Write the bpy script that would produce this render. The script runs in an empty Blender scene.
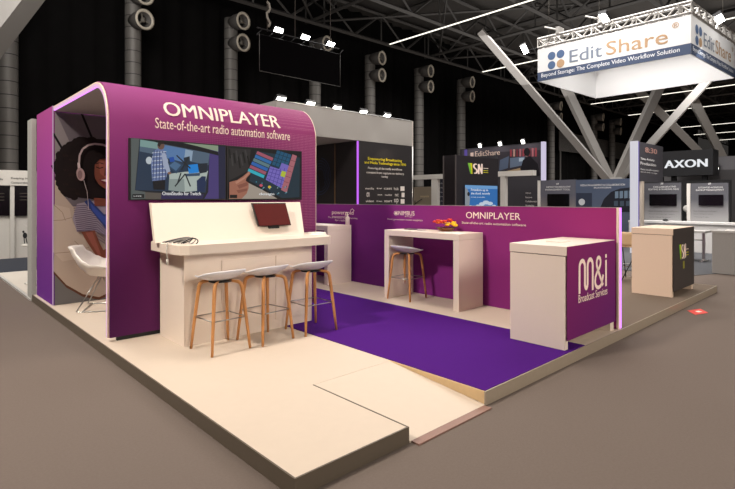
import bpy, bmesh, math, random
from mathutils import Vector, Matrix
random.seed(7)
S = bpy.context.scene
COL = S.collection

# ------------------------------------------------------------------ camera geometry
F, CX, CY, ZC = 505.4, 367.5, 198.5, 1.66
ANG = math.atan2(908 - CX, F)
fx, fy = math.cos(ANG), math.sin(ANG)
rx, ry = fy, -fx
PH = .11                                  # platform height

def ray(x, y):
    u = (x - CX) / F; v = -(y - CY) / F
    return (fx + rx * u, fy + ry * u, v)
def atZ(x, y, z):
    d = ray(x, y); t = (z - ZC) / d[2]; return Vector((d[0] * t, d[1] * t, z))
def atX(x, y, c):
    d = ray(x, y); t = c / d[0]; return Vector((c, d[1] * t, ZC + d[2] * t))
def atY(x, y, c):
    d = ray(x, y); t = c / d[1]; return Vector((d[0] * t, c, ZC + d[2] * t))
def atD(x, y, t):
    d = ray(x, y); return Vector((d[0] * t, d[1] * t, ZC + d[2] * t))

# ------------------------------------------------------------------ materials
def lin(c):
    if isinstance(c, str):
        c = c.lstrip('#'); c = [int(c[i:i + 2], 16) for i in (0, 2, 4)]
    r = []
    for v in c:
        v = v / 255.0
        r.append(v / 12.92 if v <= .04045 else ((v + .055) / 1.055) ** 2.4)
    return (*r, 1)
MATS = {}
def mat(name, col, rough=.6, metal=0, noise=.06, scale=30, bump=0, bscale=200, emit=0, spec=.5, coat=0):
    if name in MATS: return MATS[name]
    m = bpy.data.materials.new(name); m.use_nodes = True
    nt = m.node_tree; b = nt.nodes['Principled BSDF']
    c = lin(col)
    b.inputs['Roughness'].default_value = rough; b.inputs['Metallic'].default_value = metal
    b.inputs['Specular IOR Level'].default_value = spec
    if coat: b.inputs['Coat Weight'].default_value = coat
    tc = nt.nodes.new('ShaderNodeTexCoord')
    if emit:
        b.inputs['Base Color'].default_value = (0.01, 0.01, 0.01, 1)
        b.inputs['Emission Color'].default_value = c; b.inputs['Emission Strength'].default_value = emit
    elif noise:
        n = nt.nodes.new('ShaderNodeTexNoise'); n.inputs['Scale'].default_value = scale; n.inputs['Detail'].default_value = 4
        nt.links.new(tc.outputs['Object'], n.inputs['Vector'])
        mx = nt.nodes.new('ShaderNodeMix'); mx.data_type = 'RGBA'
        mx.inputs['A'].default_value = tuple(v * (1 - noise) for v in c[:3]) + (1,)
        mx.inputs['B'].default_value = tuple(min(1, v * (1 + noise)) for v in c[:3]) + (1,)
        nt.links.new(n.outputs['Fac'], mx.inputs['Factor']); nt.links.new(mx.outputs['Result'], b.inputs['Base Color'])
    else:
        b.inputs['Base Color'].default_value = c
    if bump:
        n2 = nt.nodes.new('ShaderNodeTexNoise'); n2.inputs['Scale'].default_value = bscale; n2.inputs['Detail'].default_value = 3
        nt.links.new(tc.outputs['Object'], n2.inputs['Vector'])
        bp = nt.nodes.new('ShaderNodeBump'); bp.inputs['Strength'].default_value = bump; bp.inputs['Distance'].default_value = .01
        nt.links.new(n2.outputs['Fac'], bp.inputs['Height']); nt.links.new(bp.outputs['Normal'], b.inputs['Normal'])
    MATS[name] = m
    return m

def printed(name, stops_z, stops_u=None, axis='Z', u_axis='X', dots=None, rough=.75):
    """printed fabric: colour ramp along height (generated coordinates), mixed with a second ramp along the length"""
    m = bpy.data.materials.new(name); m.use_nodes = True
    nt = m.node_tree; b = nt.nodes['Principled BSDF']; b.inputs['Roughness'].default_value = rough
    b.inputs['Specular IOR Level'].default_value = .25
    tc = nt.nodes.new('ShaderNodeTexCoord'); sp = nt.nodes.new('ShaderNodeSeparateXYZ')
    nt.links.new(tc.outputs['Generated'], sp.inputs[0])
    def ramp(stops, sock):
        r = nt.nodes.new('ShaderNodeValToRGB'); e = r.color_ramp.elements
        e[0].position, e[0].color = stops[0][0], lin(stops[0][1]); e[1].position, e[1].color = stops[-1][0], lin(stops[-1][1])
        for p, c in stops[1:-1]:
            k = e.new(p); k.color = lin(c)
        nt.links.new(sock, r.inputs[0]); return r.outputs[0]
    out = ramp(stops_z, sp.outputs[axis])
    if stops_u:
        o2 = ramp(stops_u, sp.outputs[u_axis])
        mx = nt.nodes.new('ShaderNodeMix'); mx.data_type = 'RGBA'; mx.inputs['Factor'].default_value = .5
        nt.links.new(out, mx.inputs['A']); nt.links.new(o2, mx.inputs['B']); out = mx.outputs['Result']
    if dots:
        v = nt.nodes.new('ShaderNodeTexVoronoi'); v.inputs['Scale'].default_value = dots[0]; v.inputs['Randomness'].default_value = 0
        nt.links.new(tc.outputs['Object'], v.inputs['Vector'])
        lt = nt.nodes.new('ShaderNodeMath'); lt.operation = 'LESS_THAN'; lt.inputs[1].default_value = .26
        nt.links.new(v.outputs['Distance'], lt.inputs[0])
        mr = nt.nodes.new('ShaderNodeMapRange'); mr.inputs['From Min'].default_value = dots[1]; mr.inputs['From Max'].default_value = 1
        mr.inputs['To Max'].default_value = dots[2]
        nt.links.new(sp.outputs['X'], mr.inputs['Value'])
        mu = nt.nodes.new('ShaderNodeMath'); mu.operation = 'MULTIPLY'
        nt.links.new(lt.outputs[0], mu.inputs[0]); nt.links.new(mr.outputs[0], mu.inputs[1])
        m2 = nt.nodes.new('ShaderNodeMix'); m2.data_type = 'RGBA'; m2.inputs['B'].default_value = lin('#e7a9c6')
        nt.links.new(mu.outputs[0], m2.inputs['Factor']); nt.links.new(out, m2.inputs['A']); out = m2.outputs['Result']
    nt.links.new(out, b.inputs['Base Color'])
    return m
def flat(c, emit=0):
    return mat(('glow_' if emit else 'ink_') + c.lstrip('#') + (str(emit) if emit else ''), c, .7, noise=0, emit=emit, spec=.2)

white_lam = mat('white_laminate', (226, 211, 196), .45, noise=.015)
cream_deck = mat('cream_deck_laminate', (200, 185, 168), .6, noise=.025, scale=14)
oak = mat('oak_wood', (190, 132, 76), .5, noise=.16, scale=22)
steel = mat('brushed_steel', (170, 168, 165), .3, 1, noise=.05)
dark_metal = mat('dark_metal', (40, 40, 42), .45, .6)
seat_plastic = mat('white_plastic_seat', (206, 204, 208), .45, noise=.01)
black = mat('black_paint', (16, 16, 17), .6)
glossblack = mat('black_screen_glass', (10, 9, 10), .18, noise=0)
purple_carpet_m = mat('purple_carpet', (74, 22, 118), .95, noise=.25, scale=160, bump=.6, bscale=300, spec=.1)
hall_carpet = mat('grey_brown_carpet', (112, 101, 94), .95, noise=.12, scale=60, bump=.5, bscale=260, spec=.1)
stage_carpet = mat('light_brown_carpet', (120, 107, 95), .95, noise=.1, scale=60, bump=.5, bscale=260, spec=.1)
edge_dark = mat('dark_brown_edge', (92, 82, 70), .55)
edge_metal = mat('aluminium_edge', (160, 147, 130), .4, .15)
trim_cream = mat('cream_trim', (236, 214, 196), .5)
led_m = mat('purple_led', (226, 140, 255), emit=1.5)
led_pink = mat('pink_white_led', (246, 196, 236), emit=.9)
letter_m = mat('cream_lettering', (250, 226, 214), .7, noise=0)
lamp_glow = mat('lamp_glow', (255, 252, 240), emit=14)
strip_glow = mat('strip_light_glow', (255, 248, 232), emit=1.8)

# ------------------------------------------------------------------ mesh helpers
def nb(): return bmesh.new()
def box(bm, x0, x1, y0, y1, z0, z1, mi=0, bev=0):
    tmp = nb()
    bmesh.ops.create_cube(tmp, size=1)
    for v in tmp.verts:
        v.co = Vector((x0 + (v.co.x + .5) * (x1 - x0), y0 + (v.co.y + .5) * (y1 - y0), z0 + (v.co.z + .5) * (z1 - z0)))
    if bev:
        bmesh.ops.bevel(tmp, geom=tmp.edges[:], offset=bev, segments=2, affect='EDGES', profile=.5)
    return merge(bm, tmp, mi)
def merge(bm, tmp, mi=0):
    vm = {v: bm.verts.new(v.co) for v in tmp.verts}
    fs = []
    for f in tmp.faces:
        try:
            nf = bm.faces.new([vm[v] for v in f.verts]); nf.material_index = mi; nf.smooth = f.smooth; fs.append(nf)
        except ValueError: pass
    tmp.free(); return fs
def poly(bm, pts, mi=0):
    f = bm.faces.new([bm.verts.new(p) for p in pts]); f.material_index = mi; return f
def prism(bm, pts, ext, mi=0):
    """closed outline pts extruded by vector ext"""
    ext = Vector(ext); a = [bm.verts.new(Vector(p)) for p in pts]; b = [bm.verts.new(Vector(p) + ext) for p in pts]
    n = len(pts)
    for f in [bm.faces.new(list(reversed(a))), bm.faces.new(b)] + [bm.faces.new((a[i], a[(i + 1) % n], b[(i + 1) % n], b[i])) for i in range(n)]:
        f.material_index = mi
def tube(bm, pts, r, seg=8, mi=0, cap=True, radii=None, squash=1):
    pts = [Vector(p) for p in pts]; rings = []
    ref = None
    for i, p in enumerate(pts):
        t = (pts[min(i + 1, len(pts) - 1)] - pts[max(i - 1, 0)]).normalized()
        if ref is None:
            ref = Vector((0, 0, 1)) if abs(t.z) < .9 else Vector((1, 0, 0))
        a = (ref - t * ref.dot(t)).normalized(); c = t.cross(a); ref = a
        rr = radii[i] if radii else r
        rings.append([bm.verts.new(p + a * math.cos(2 * math.pi * k / seg) * rr + c * math.sin(2 * math.pi * k / seg) * rr * squash) for k in range(seg)])
    for i in range(len(rings) - 1):
        for k in range(seg):
            f = bm.faces.new((rings[i][k], rings[i][(k + 1) % seg], rings[i + 1][(k + 1) % seg], rings[i + 1][k])); f.smooth = seg > 4; f.material_index = mi
    if cap:
        for rg in (list(reversed(rings[0])), rings[-1]):
            f = bm.faces.new(rg); f.material_index = mi
def bar(bm, a, b, w, h=None, mi=0):
    """square bar between two points"""
    tube(bm, [a, b], w * .7071, 4, mi)
def lathe(bm, prof, c, seg=20, mi=0, axis=None, cap=True):
    c = Vector(c); rings = []
    q = Vector((0, 0, 1)).rotation_difference(Vector(axis)) if axis else None
    for r, z in prof:
        ring = []
        for k in range(seg):
            a = 2 * math.pi * k / seg
            p = Vector((r * math.cos(a), r * math.sin(a), z))
            if q: p = q @ p
            ring.append(bm.verts.new(c + p))
        rings.append(ring)
    for i in range(len(rings) - 1):
        for k in range(seg):
            f = bm.faces.new((rings[i][k], rings[i][(k + 1) % seg], rings[i + 1][(k + 1) % seg], rings[i + 1][k])); f.smooth = True; f.material_index = mi
    for rg in (list(reversed(rings[0])), rings[-1]) if cap else ():
        try: bm.faces.new(rg).material_index = mi
        except ValueError: pass
def blob(bm, c, r, sub=1, jit=.2, sq=(1, 1, 1), mi=0):
    tmp = nb(); bmesh.ops.create_icosphere(tmp, subdivisions=sub, radius=r)
    for v in tmp.verts:
        k = 1 + random.uniform(-jit, jit); v.co = Vector((v.co.x * sq[0], v.co.y * sq[1], v.co.z * sq[2])) * k + Vector(c)
    for f in tmp.faces: f.smooth = True
    merge(bm, tmp, mi)

WL = {}
def thing(name, label, cat, loc=(0, 0, 0), rz=0, group=None):
    o = bpy.data.objects.new(name, None); COL.objects.link(o)
    o.empty_display_size = .1
    o.location = loc; o.rotation_euler = (0, 0, rz); o['label'] = label; o['category'] = cat
    if group: o['group'] = group
    WL[o] = Vector(loc); return o
def ob(name, bm, mats, parent=None, label=None, cat=None, group=None, kind=None, local=False, norm=True, smooth=False):
    if norm: bmesh.ops.recalc_face_normals(bm, faces=bm.faces[:])
    if parent is not None: off = WL[parent]
    elif local: off = Vector((0, 0, 0))
    else:
        xs = [v.co for v in bm.verts]
        off = Vector(((min(c.x for c in xs) + max(c.x for c in xs)) / 2, (min(c.y for c in xs) + max(c.y for c in xs)) / 2, min(c.z for c in xs)))
    if not local:
        for v in bm.verts: v.co -= off
    me = bpy.data.meshes.new(name); bm.to_mesh(me); bm.free()
    for m in (mats if isinstance(mats, (list, tuple)) else [mats]): me.materials.append(m)
    if smooth:
        for p in me.polygons: p.use_smooth = True
    o = bpy.data.objects.new(name, me); COL.objects.link(o)
    if parent is not None: o.parent = parent
    else: o.location = off
    WL[o] = off if not local else (WL[parent] if parent is not None else Vector((0, 0, 0)))
    if label: o['label'] = label
    if cat: o['category'] = cat
    if group: o['group'] = group
    if kind: o['kind'] = kind
    return o
def dup(root, loc, rz, label=None, group=None):
    r = root.copy(); COL.objects.link(r); r.location = loc; r.rotation_euler = (0, 0, rz)
    if label: r['label'] = label
    if group: r['group'] = group
    for ch in list(root.children):
        c = ch.copy(); COL.objects.link(c); c.parent = r
        for g in list(ch.children):
            d = g.copy(); COL.objects.link(d); d.parent = c
    return r

# ------------------------------------------------------------------ lettering
def glyphs(s, bold=0, spacing=1.0, res=4):
    cu = bpy.data.curves.new('t', 'FONT'); cu.body = s; cu.size = 1; cu.resolution_u = res; cu.space_character = spacing
    to = bpy.data.objects.new('t', cu); COL.objects.link(to)
    dg = bpy.context.evaluated_depsgraph_get(); dg.update()
    me = bpy.data.meshes.new_from_object(to.evaluated_get(dg))
    bpy.data.objects.remove(to); bpy.data.curves.remove(cu)
    bm = nb(); bm.from_mesh(me); bpy.data.meshes.remove(me)
    if not bm.verts: return bm
    x0 = min(v.co.x for v in bm.verts); x1 = max(v.co.x for v in bm.verts); y0 = min(v.co.y for v in bm.verts); y1 = max(v.co.y for v in bm.verts)
    if bold:                                     # heavier strokes: the outline laid down three times, slightly apart
        src = bm; bm = nb()
        for k, dx in enumerate((0, -bold, bold)):
            t2 = src.copy()
            for v in t2.verts: v.co.x += dx; v.co.z = k
            merge(bm, t2)
        src.free(); x0 -= bold; x1 += bold
    for v in bm.verts: v.co = Vector(((v.co.x - x0) / (x1 - x0), (v.co.y - y0) / (y1 - y0), v.co.z))
    return bm
def words(bm, s, o, u, v, mi=0, bold=0, spacing=1.0, res=3):
    """text s filling the box with lower-left o and edge vectors u (along) and v (up)"""
    g = glyphs(s, bold, spacing, res); o = Vector(o); u = Vector(u); v = Vector(v)
    n = u.cross(v).normalized() * .0004
    for w in g.verts: w.co = o + u * w.co.x + v * w.co.y + n * w.co.z
    merge(bm, g, mi)
def words_px(bm, s, plane, c, x0, y0, x1, y1, hpx, off, mi=0, bold=0, spacing=1.0):
    """text on plane 'Y'/'X' = c; baseline from pixel (x0,y0) to (x1,y1), cap height hpx at the left end; off = stand-off toward the viewer"""
    fn = atY if plane == 'Y' else atX
    o = fn(x0, y0, c - off); p = fn(x1, y1, c - off); q = fn(x0, y0 - hpx, c - off)
    up = Vector((0, 0, q.z - o.z)); u = p - o; u.z = 0
    words(bm, s, o, u, up, mi, bold, spacing)

class Picture:
    """flat print made of filled outlines in one mesh"""
    def __init__(s, fn): s.bm = nb(); s.fn = fn; s.mats = []; s.k = 0
    def mi(s, m):
        if m not in s.mats: s.mats.append(m)
        return s.mats.index(m)
    def p(s, m, pts):
        s.k += 1
        poly(s.bm, [s.fn(x, y, s.k * .00025) for x, y in pts], s.mi(m))
    def e(s, m, cx, cy, a, b, n=18, a0=0, rot=0):
        s.p(m, [(cx + a * math.cos(t) * math.cos(rot) - b * math.sin(t) * math.sin(rot), cy + a * math.cos(t) * math.sin(rot) + b * math.sin(t) * math.cos(rot)) for t in [a0 + 2 * math.pi * i / n for i in range(n)]])
    def line(s, m, pts, w):
        s.k += 1
        for i in range(len(pts) - 1):
            (xa, ya), (xb, yb) = pts[i], pts[i + 1]; L = math.hypot(xb - xa, yb - ya) or 1; nx, ny = -(yb - ya) / L * w / 2, (xb - xa) / L * w / 2
            poly(s.bm, [s.fn(x, y, s.k * .00025) for x, y in ((xa + nx, ya + ny), (xb + nx, yb + ny), (xb - nx, yb - ny), (xa - nx, ya - ny))], s.mi(m))

def ribbon(bm, pts, w, fn, mi=0):
    """stroke of constant width in a 2-D letter space, mapped by fn(x, y) to 3-D"""
    L, R = [], []
    for i, (x, y) in enumerate(pts):
        xa, ya = pts[max(i - 1, 0)]; xb, yb = pts[min(i + 1, len(pts) - 1)]
        l = math.hypot(xb - xa, yb - ya) or 1; nx, ny = -(yb - ya) / l * w / 2, (xb - xa) / l * w / 2
        L.append(bm.verts.new(fn(x + nx, y + ny))); R.append(bm.verts.new(fn(x - nx, y - ny)))
    for i in range(len(pts) - 1):
        bm.faces.new((L[i], L[i + 1], R[i + 1], R[i])).material_index = mi

def arc2(cx, cy, rx_, ry_, a0, a1, n=10): return [(cx + rx_ * math.cos(math.radians(a0 + (a1 - a0) * i / n)), cy + ry_ * math.sin(math.radians(a0 + (a1 - a0) * i / n))) for i in range(n + 1)]

# ================================================================== THE HALL
YW = 23.4            # curtain wall
CEIL = 13.2
bm = nb(); box(bm, -25, 120, -25, YW + .6, -.2, 0)
ob('floor', bm, hall_carpet, kind='structure', label='grey brown carpet floor of the exhibition hall')

curtain = mat('black_curtain', (15, 14, 14), .9, noise=.3, scale=2, spec=.1)
bm = nb(); n = 420; prev = None
for i in range(n + 1):
    x = -25 + 120 * i / n
    y = YW + .16 * math.sin(i * 1.9) + .1 * math.sin(i * .73)
    a, b = bm.verts.new((x, y, 0)), bm.verts.new((x, y, CEIL))
    if prev: bm.faces.new((prev[0], a, b, prev[1])).smooth = True
    prev = (a, b)
ob('wall_back', bm, curtain, kind='structure', label='black curtain along the back of the hall')
hallgrey = mat('dark_hall_cladding', (44, 43, 43), .9, noise=.2, scale=1)
bm = nb(); box(bm, 119, 120, -25, YW + .6, 0, CEIL); ob('wall_right', bm, hallgrey, kind='structure')
bm = nb(); box(bm, -25.6, -25, -25, YW + .6, 0, CEIL); ob('wall_left', bm, hallgrey, kind='structure')
bm = nb(); box(bm, -25, 120, -25.6, -25, 0, CEIL); ob('wall_front', bm, hallgrey, kind='structure')
roofm = mat('dark_roof_deck', (66, 63, 60), .95, noise=.25, scale=.6)
bm = nb(); box(bm, -25, 120, -25.6, YW + .6, CEIL, CEIL + .3); ob('ceiling', bm, roofm, kind='structure')

trussm = mat('dark_truss_steel', (74, 72, 70), .6, .2)
def truss(a, b, h, bay, wbar, m, depth=0):
    a, b = Vector(a), Vector(b); L = (b - a).length; n = max(2, int(L / bay)); bm = nb(); up = Vector((0, 0, h))
    side = (b - a).normalized().cross(Vector((0, 0, 1))) * depth
    for sd in ([Vector((0, 0, 0))] if not depth else [Vector((0, 0, 0)), side]):
        bar(bm, a + sd, b + sd, wbar); bar(bm, a + up + sd, b + up + sd, wbar)
        for i in range(n):
            p = a.lerp(b, i / n) + sd; q = a.lerp(b, (i + 1) / n) + sd
            if i % 2: bar(bm, p, q + up, wbar * .6)
            else: bar(bm, p + up, q, wbar * .6)
            if i % 2 == 0: bar(bm, p, p + up, wbar * .5)
    if depth:
        for i in range(n + 1):
            p = a.lerp(b, i / n); bar(bm, p, p + side, wbar * .6); bar(bm, p + up, p + side + up, wbar * .6)
            if i < n: bar(bm, p + up, a.lerp(b, (i + 1) / n) + side + up, wbar * .5)
    return bm
for k, y in enumerate((21.9, 17.4, 12.9, 8.4, 3.9, -.6)):
    ob('ceiling_truss', truss((4, y, 11.15), (112, y, 11.15), 1.7, 2.2, .16, trussm), trussm, kind='structure')
for k, x in enumerate((10, 16.5, 26.5, 36.5, 46, 56, 68, 81, 95)):
    ob('ceiling_truss', truss((x, 22.6, 11.3), (x, -6, 11.3), 1.5, 2.0, .14, trussm), trussm, kind='structure')
for k in range(14):
    x = 8 + 7.2 * k; bm = nb(); bar(bm, (x, 22.8, 12.95), (x, -6, 12.95), .22); ob('ceiling_beam', bm, trussm, kind='structure')
for k in range(9):
    x = 6 + 11 * k; bm = nb(); bar(bm, (x, 22.6, 11.5), (x + 11, 12.9, 12.6), .1); bar(bm, (x + 11, 22.6, 11.5), (x, 12.9, 12.6), .1); ob('ceiling_brace', bm, trussm, kind='structure')
# linear lights under the roof, running along y
names = ['strip light nearest the black curtain end, longest in the photo', 'strip light passing behind the tip of the slanted white beam', 'strip light just behind the hanging white square sign', 'strip light under the bottom edge of the hanging square sign',
         'strip light crossing behind the slanted beam near the right edge', 'second lowest strip light deep in the hall', 'lowest strip light, far away deep in the hall']
for i, r in enumerate((2.34, 3.385, 5.38, 6.43, 8.08, 9.15, 10.3)):
    x = r * 9.34; t = thing('strip_light', 'long white ceiling ' + names[i], 'ceiling light', (x, 21.4, 11), 0, 'linear ceiling lights')
    w = .05 + .012 * i
    bm = nb(); box(bm, x - w, x + w, -3, 21.4, 10.97, 11); ob('diffuser', bm, strip_glow, t)
    bm = nb(); box(bm, x - w, x + w, -3, 21.4, 11.0, 11.04); ob('housing', bm, dark_metal, t)
    for yy in (17.4, 12.9, 8.4, 3.9, -.6):
        bm = nb(); tube(bm, [(x, yy, 11.04), (x, yy, 11.2)], .012, 5); ob('hanger', bm, dark_metal, t)

# ducts in front of the curtain, each with two round nozzles
ductm = mat('galvanised_duct', (116, 113, 109), .5, .15, noise=.12, scale=3)
nozz = mat('grey_nozzle', (84, 81, 78), .6)
ringm = mat('pale_nozzle_ring', (206, 198, 182), .5)
def duct(loc, label, nozzles=True):
    t = thing('air_duct', label, 'air duct', loc, 0, 'round air ducts along the curtain')
    x, y, _ = loc
    prof = [(.32, 0)]
    for k in range(1, 21): prof += [(.32, k * .49), (.32, k * .49 + .035)]
    bm = nb(); lathe(bm, prof + [(.32, 10.35), (.01, 10.36)], (x, y, 0), 18)
    for f in bm.faces:
        zz = [v.co.z for v in f.verts]
        if max(zz) - min(zz) < .04 and max(zz) < 10.2: f.material_index = 1
    ob('pipe', bm, [ductm, mat('duct_seam', (50, 48, 46), .6)], t)
    if nozzles:
        ax = Vector((.2, -.98, -.08)).normalized()
        for z in (10.15, 9.12):
            c = Vector((x, y, z)) + ax * .1
            bm = nb(); lathe(bm, [(.30, 0), (.36, .3), (.40, .78), (.30, .78), (.26, .45)], c, 18, 0, ax); nz = ob('nozzle', bm, nozz, t)
            bm = nb(); lathe(bm, [(.40, .76), (.425, .82), (.335, .84), (.30, .77)], c, 18, 0, ax, False); ob('nozzle_ring', bm, ringm, nz)
            bm = nb(); lathe(bm, [(.265, .455), (.298, .75), (.27, .5), (.01, .5)], c, 18, 0, ax); ob('nozzle_throat', bm, black, nz)
            bm = nb(); lathe(bm, [(.0, .6), (.08, .6), (.11, .7), (.0, .74)], c, 12, 0, ax)
            for k in range(3):
                q = Vector((0, 0, 1)).rotation_difference(ax); a = k * 2.1
                bar(bm, c + q @ Vector((0, 0, .66)), c + q @ Vector((.31 * math.cos(a), .31 * math.sin(a), .66)), .05)
            ob('nozzle_core', bm, mat('nozzle_core_grey', (120, 116, 108), .5), nz)
for px, lab in ((8, 'grey ribbed air duct at the left edge under the slanted beam'), (133, 'grey air duct with two nozzles rising behind the magenta arch top left'), (231, 'grey air duct with two nozzles beside the hanging black panel'),
                (315, 'grey air duct half hidden behind the hanging black panel'), (370, 'grey air duct with two nozzles above the white fabric header'), (419, 'grey air duct just right of the white fabric header'),
                (461, 'grey air duct above the black tower with green and yellow logo'), (551, 'grey air duct behind the slanted white beam'), (594, 'grey air duct between the white tree column beams'), (612, 'grey air duct furthest to the right along the curtain')):
    d = ray(px, 100); duct((d[0] / d[1] * 22.4, 22.4, 0), lab)

# white tree columns
beamm = mat('white_painted_beam', (170, 166, 162), .6, noise=.04, scale=2)
beamd = mat('grey_painted_beam', (138, 135, 131), .6, noise=.04, scale=2)
def limb(bm, a, b, wa, wb, flatn=1.0):
    tube(bm, [a, b], wa, 4, 0, True, [wa, wb])
base = atD(613, 181, 30)
t = thing('tree_column', 'white tree shaped roof column with four slanted beams behind the stands', 'column', (base.x, base.y, 0))
bm = nb(); tube(bm, [(base.x, base.y, 0), (base.x, base.y, base.z + .2)], .5, 8); ob('trunk', bm, beamm, t)
for px, py, dd in ((480, 31, 27.5), (550, 55, 32), (681, 41, 29), (724, 62, 34)):
    e = atD(px, py, dd); bm = nb(); limb(bm, base - Vector((0, 0, .3)), e, .27, .34 if px != 480 else .25); ob('beam', bm, beamm, t)
b2 = atD(742, 192, 52)
t = thing('tree_column', 'distant grey tree shaped roof column at the right edge', 'column', (b2.x, b2.y, 0))
bm = nb(); tube(bm, [(b2.x, b2.y, 0), (b2.x, b2.y, b2.z + .2)], .7, 8); ob('trunk', bm, beamd, t)
for px, py in ((624, 76), (681, 76), (790, 84)):
    e = atD(px, py, 46); bm = nb(); limb(bm, b2 - Vector((0, 0, .3)), e, .42, .5); ob('beam', bm, beamd, t)
# big near beam at the upper left
a = atD(-212, 225, 14); e = atD(33, -95, 14)
t = thing('tree_column', 'large grey slanted roof column beam crossing the upper left corner', 'column', (a.x, a.y, 0))
u = (e - a).normalized(); nrm = Vector((fx, fy, 0)); sd = u.cross(nrm).normalized()
bm = nb(); hw = .62
lo = a - Vector((0, 0, 0))
pts = [lo - sd * 0, lo - sd * 2 * hw, lo - sd * 2 * hw + nrm * .9, lo + nrm * .9]
q = Vector((0, 0, 0))
prism(bm, [lo, lo - sd * 1.35, lo - sd * 1.35 + nrm * .7, lo + sd * .42 + nrm * .7], e - a)
ob('beam', bm, beamd, t)
bm = nb(); tube(bm, [(a.x, a.y, 0), (a.x, a.y, a.z + .4)], .7, 8); ob('trunk', bm, beamd, t)

# ================================================================== THE STAND: platform, ramp, carpet
X0, X1, Y0, Y1 = 1.61, 10.64, 2.31, 9.62
RX0, RX1, RY = 2.548, 3.452, 3.38
t = thing('stand_platform', 'low raised platform floor, cream on the left and brown carpeted on the right', 'platform', ((X0 + X1) / 2, (Y0 + Y1) / 2, 0))
bm = nb()
prism(bm, [(X0 + .012, Y0 + .012, 0), (RX0 - .012, Y0 + .012, 0), (RX0 - .012, RY, 0), (RX1 + .012, RY, 0), (RX1 + .012, Y0 + .012, 0), (6.3, Y0 + .012, 0), (6.3, Y1, 0), (X0 + .012, Y1, 0)], (0, 0, PH))
ob('cream_deck', bm, cream_deck, t)
bm = nb(); box(bm, 6.3, X1 - .012, Y0 + .012, 7.2, 0, PH); ob('carpeted_deck', bm, stage_carpet, t, label='brown carpeted deck')
bm = nb(); box(bm, X0, X0 + .012, Y0 + .0121, Y1, 0, PH + .002); box(bm, X0, RX0, Y0, Y0 + .012, 0, PH + .002); box(bm, RX0 - .012, RX0, Y0 + .012, RY, 0, PH + .002)
ob('edge_strip', bm, edge_dark, t, label='dark brown edge strip')
bm = nb(); box(bm, RX1, X1, Y0, Y0 + .012, 0, PH + .003); box(bm, X1 - .012, X1, Y0, 7.2, 0, PH + .003); ob('edge_strip', bm, edge_metal, t, label='brushed aluminium edge strip')
bm = nb(); box(bm, RX1 - .0005, RX1 + .0115, Y0 + .0125, RY, 0, PH + .002); ob('edge_strip', bm, mat('plywood_edge', (206, 176, 132), .6), t, label='tan plywood edge strip beside the ramp')
t = thing('access_ramp', 'cream wedge shaped access ramp in the platform front edge', 'ramp', ((RX0 + RX1) / 2, Y0, 0))
bm = nb(); prism(bm, [(RX0 + .004, Y0, 0), (RX0 + .004, Y0, .012), (RX0 + .004, RY - .004, PH), (RX0 + .004, RY - .004, 0)], (RX1 - RX0 - .008, 0, 0)); ob('slope', bm, cream_deck, t)
bm = nb(); box(bm, RX0 + .02, RX1 - .02, Y0 - .07, Y0 - .001, 0, .012); ob('tape', bm, mat('brown_floor_tape', (136, 104, 92), .5), t, label='reddish brown floor tape')
bm = nb()
prism(bm, [(RX1 + .014, Y0 + .014, PH + .001), (5.302, Y0 + .014, PH + .001), (5.302, 8.9, PH + .001), (RX1 + .014, 8.9, PH + .001)], (0, 0, .007))
ob('carpet', bm, purple_carpet_m, label='bright purple carpet laid across the middle of the cream platform', cat='carpet')

# ================================================================== arched booth
AX0, AX1, AYF, AR, AZ = 1.67, 4.47, 5.87, .5, 3.0
AYB = 8.42
def arch_prof(d):
    r = AR - d; pts = [(AYF + d, PH + .045), (AYF + d, AZ - AR)]
    for i in range(1, 13):
        a = math.pi / 2 * i / 12; pts.append((AYF + AR - r * math.cos(a), AZ - AR + r * math.sin(a)))
    pts.append((AYB, AZ - d)); return pts
arch_m = printed('arch_print', [(0, '#5a2168'), (.35, '#6a2062'), (.68, '#802868'), (.86, '#923470'), (1, '#963e78')], [(0, '#682463'), (.5, '#7a2763'), (1, '#963068')], dots=(44, .1, .42))
t = thing('arched_booth', 'magenta and purple arched booth wall with OMNIPLAYER lettering', 'booth', ((AX0 + AX1) / 2, AYF, PH))
def sheet(pr, x0, x1, bm, mi=0, smooth=True):
    pv = None
    for y, z in pr:
        a, b = bm.verts.new((x0, y, z)), bm.verts.new((x1, y, z))
        if pv: f = bm.faces.new((pv[0], pv[1], b, a)); f.smooth = smooth; f.material_index = mi
        pv = (a, b)
def shell(d0, d1, x0, x1):
    bm = nb(); p0, p1 = arch_prof(d0), arch_prof(d1); n = len(p0)
    A = [[bm.verts.new((x, y, z)) for y, z in p] for x in (x0, x1) for p in (p0, p1)]
    for i in range(n - 1):
        bm.faces.new((A[0][i], A[2][i], A[2][i + 1], A[0][i + 1])).smooth = True
        bm.faces.new((A[1][i], A[1][i + 1], A[3][i + 1], A[3][i])).smooth = True
        bm.faces.new((A[0][i], A[0][i + 1], A[1][i + 1], A[1][i])); bm.faces.new((A[2][i], A[3][i], A[3][i + 1], A[2][i + 1]))
    for i in (0, n - 1): bm.faces.new((A[0][i], A[1][i], A[3][i], A[2][i]))
    return bm
ob('outer_skin', shell(0, .018, AX0 + .02, AX1 - .012), arch_m, t)
ob('inner_lining', shell(.018, .075, AX0 + .02, AX1 - .02), mat('grey_lining', (196, 186, 182), .8), t, label='pale grey inner lining')
bm = shell(.012, .03, AX0, AX0 + .02); ob('rim', bm, trim_cream, t, label='cream edge profile on the left rim')
bm = shell(.03, .066, AX0 + .002, AX0 + .02); ob('led_strip', bm, led_pink, t, label='glowing pink white light strip around the left rim')
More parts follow.
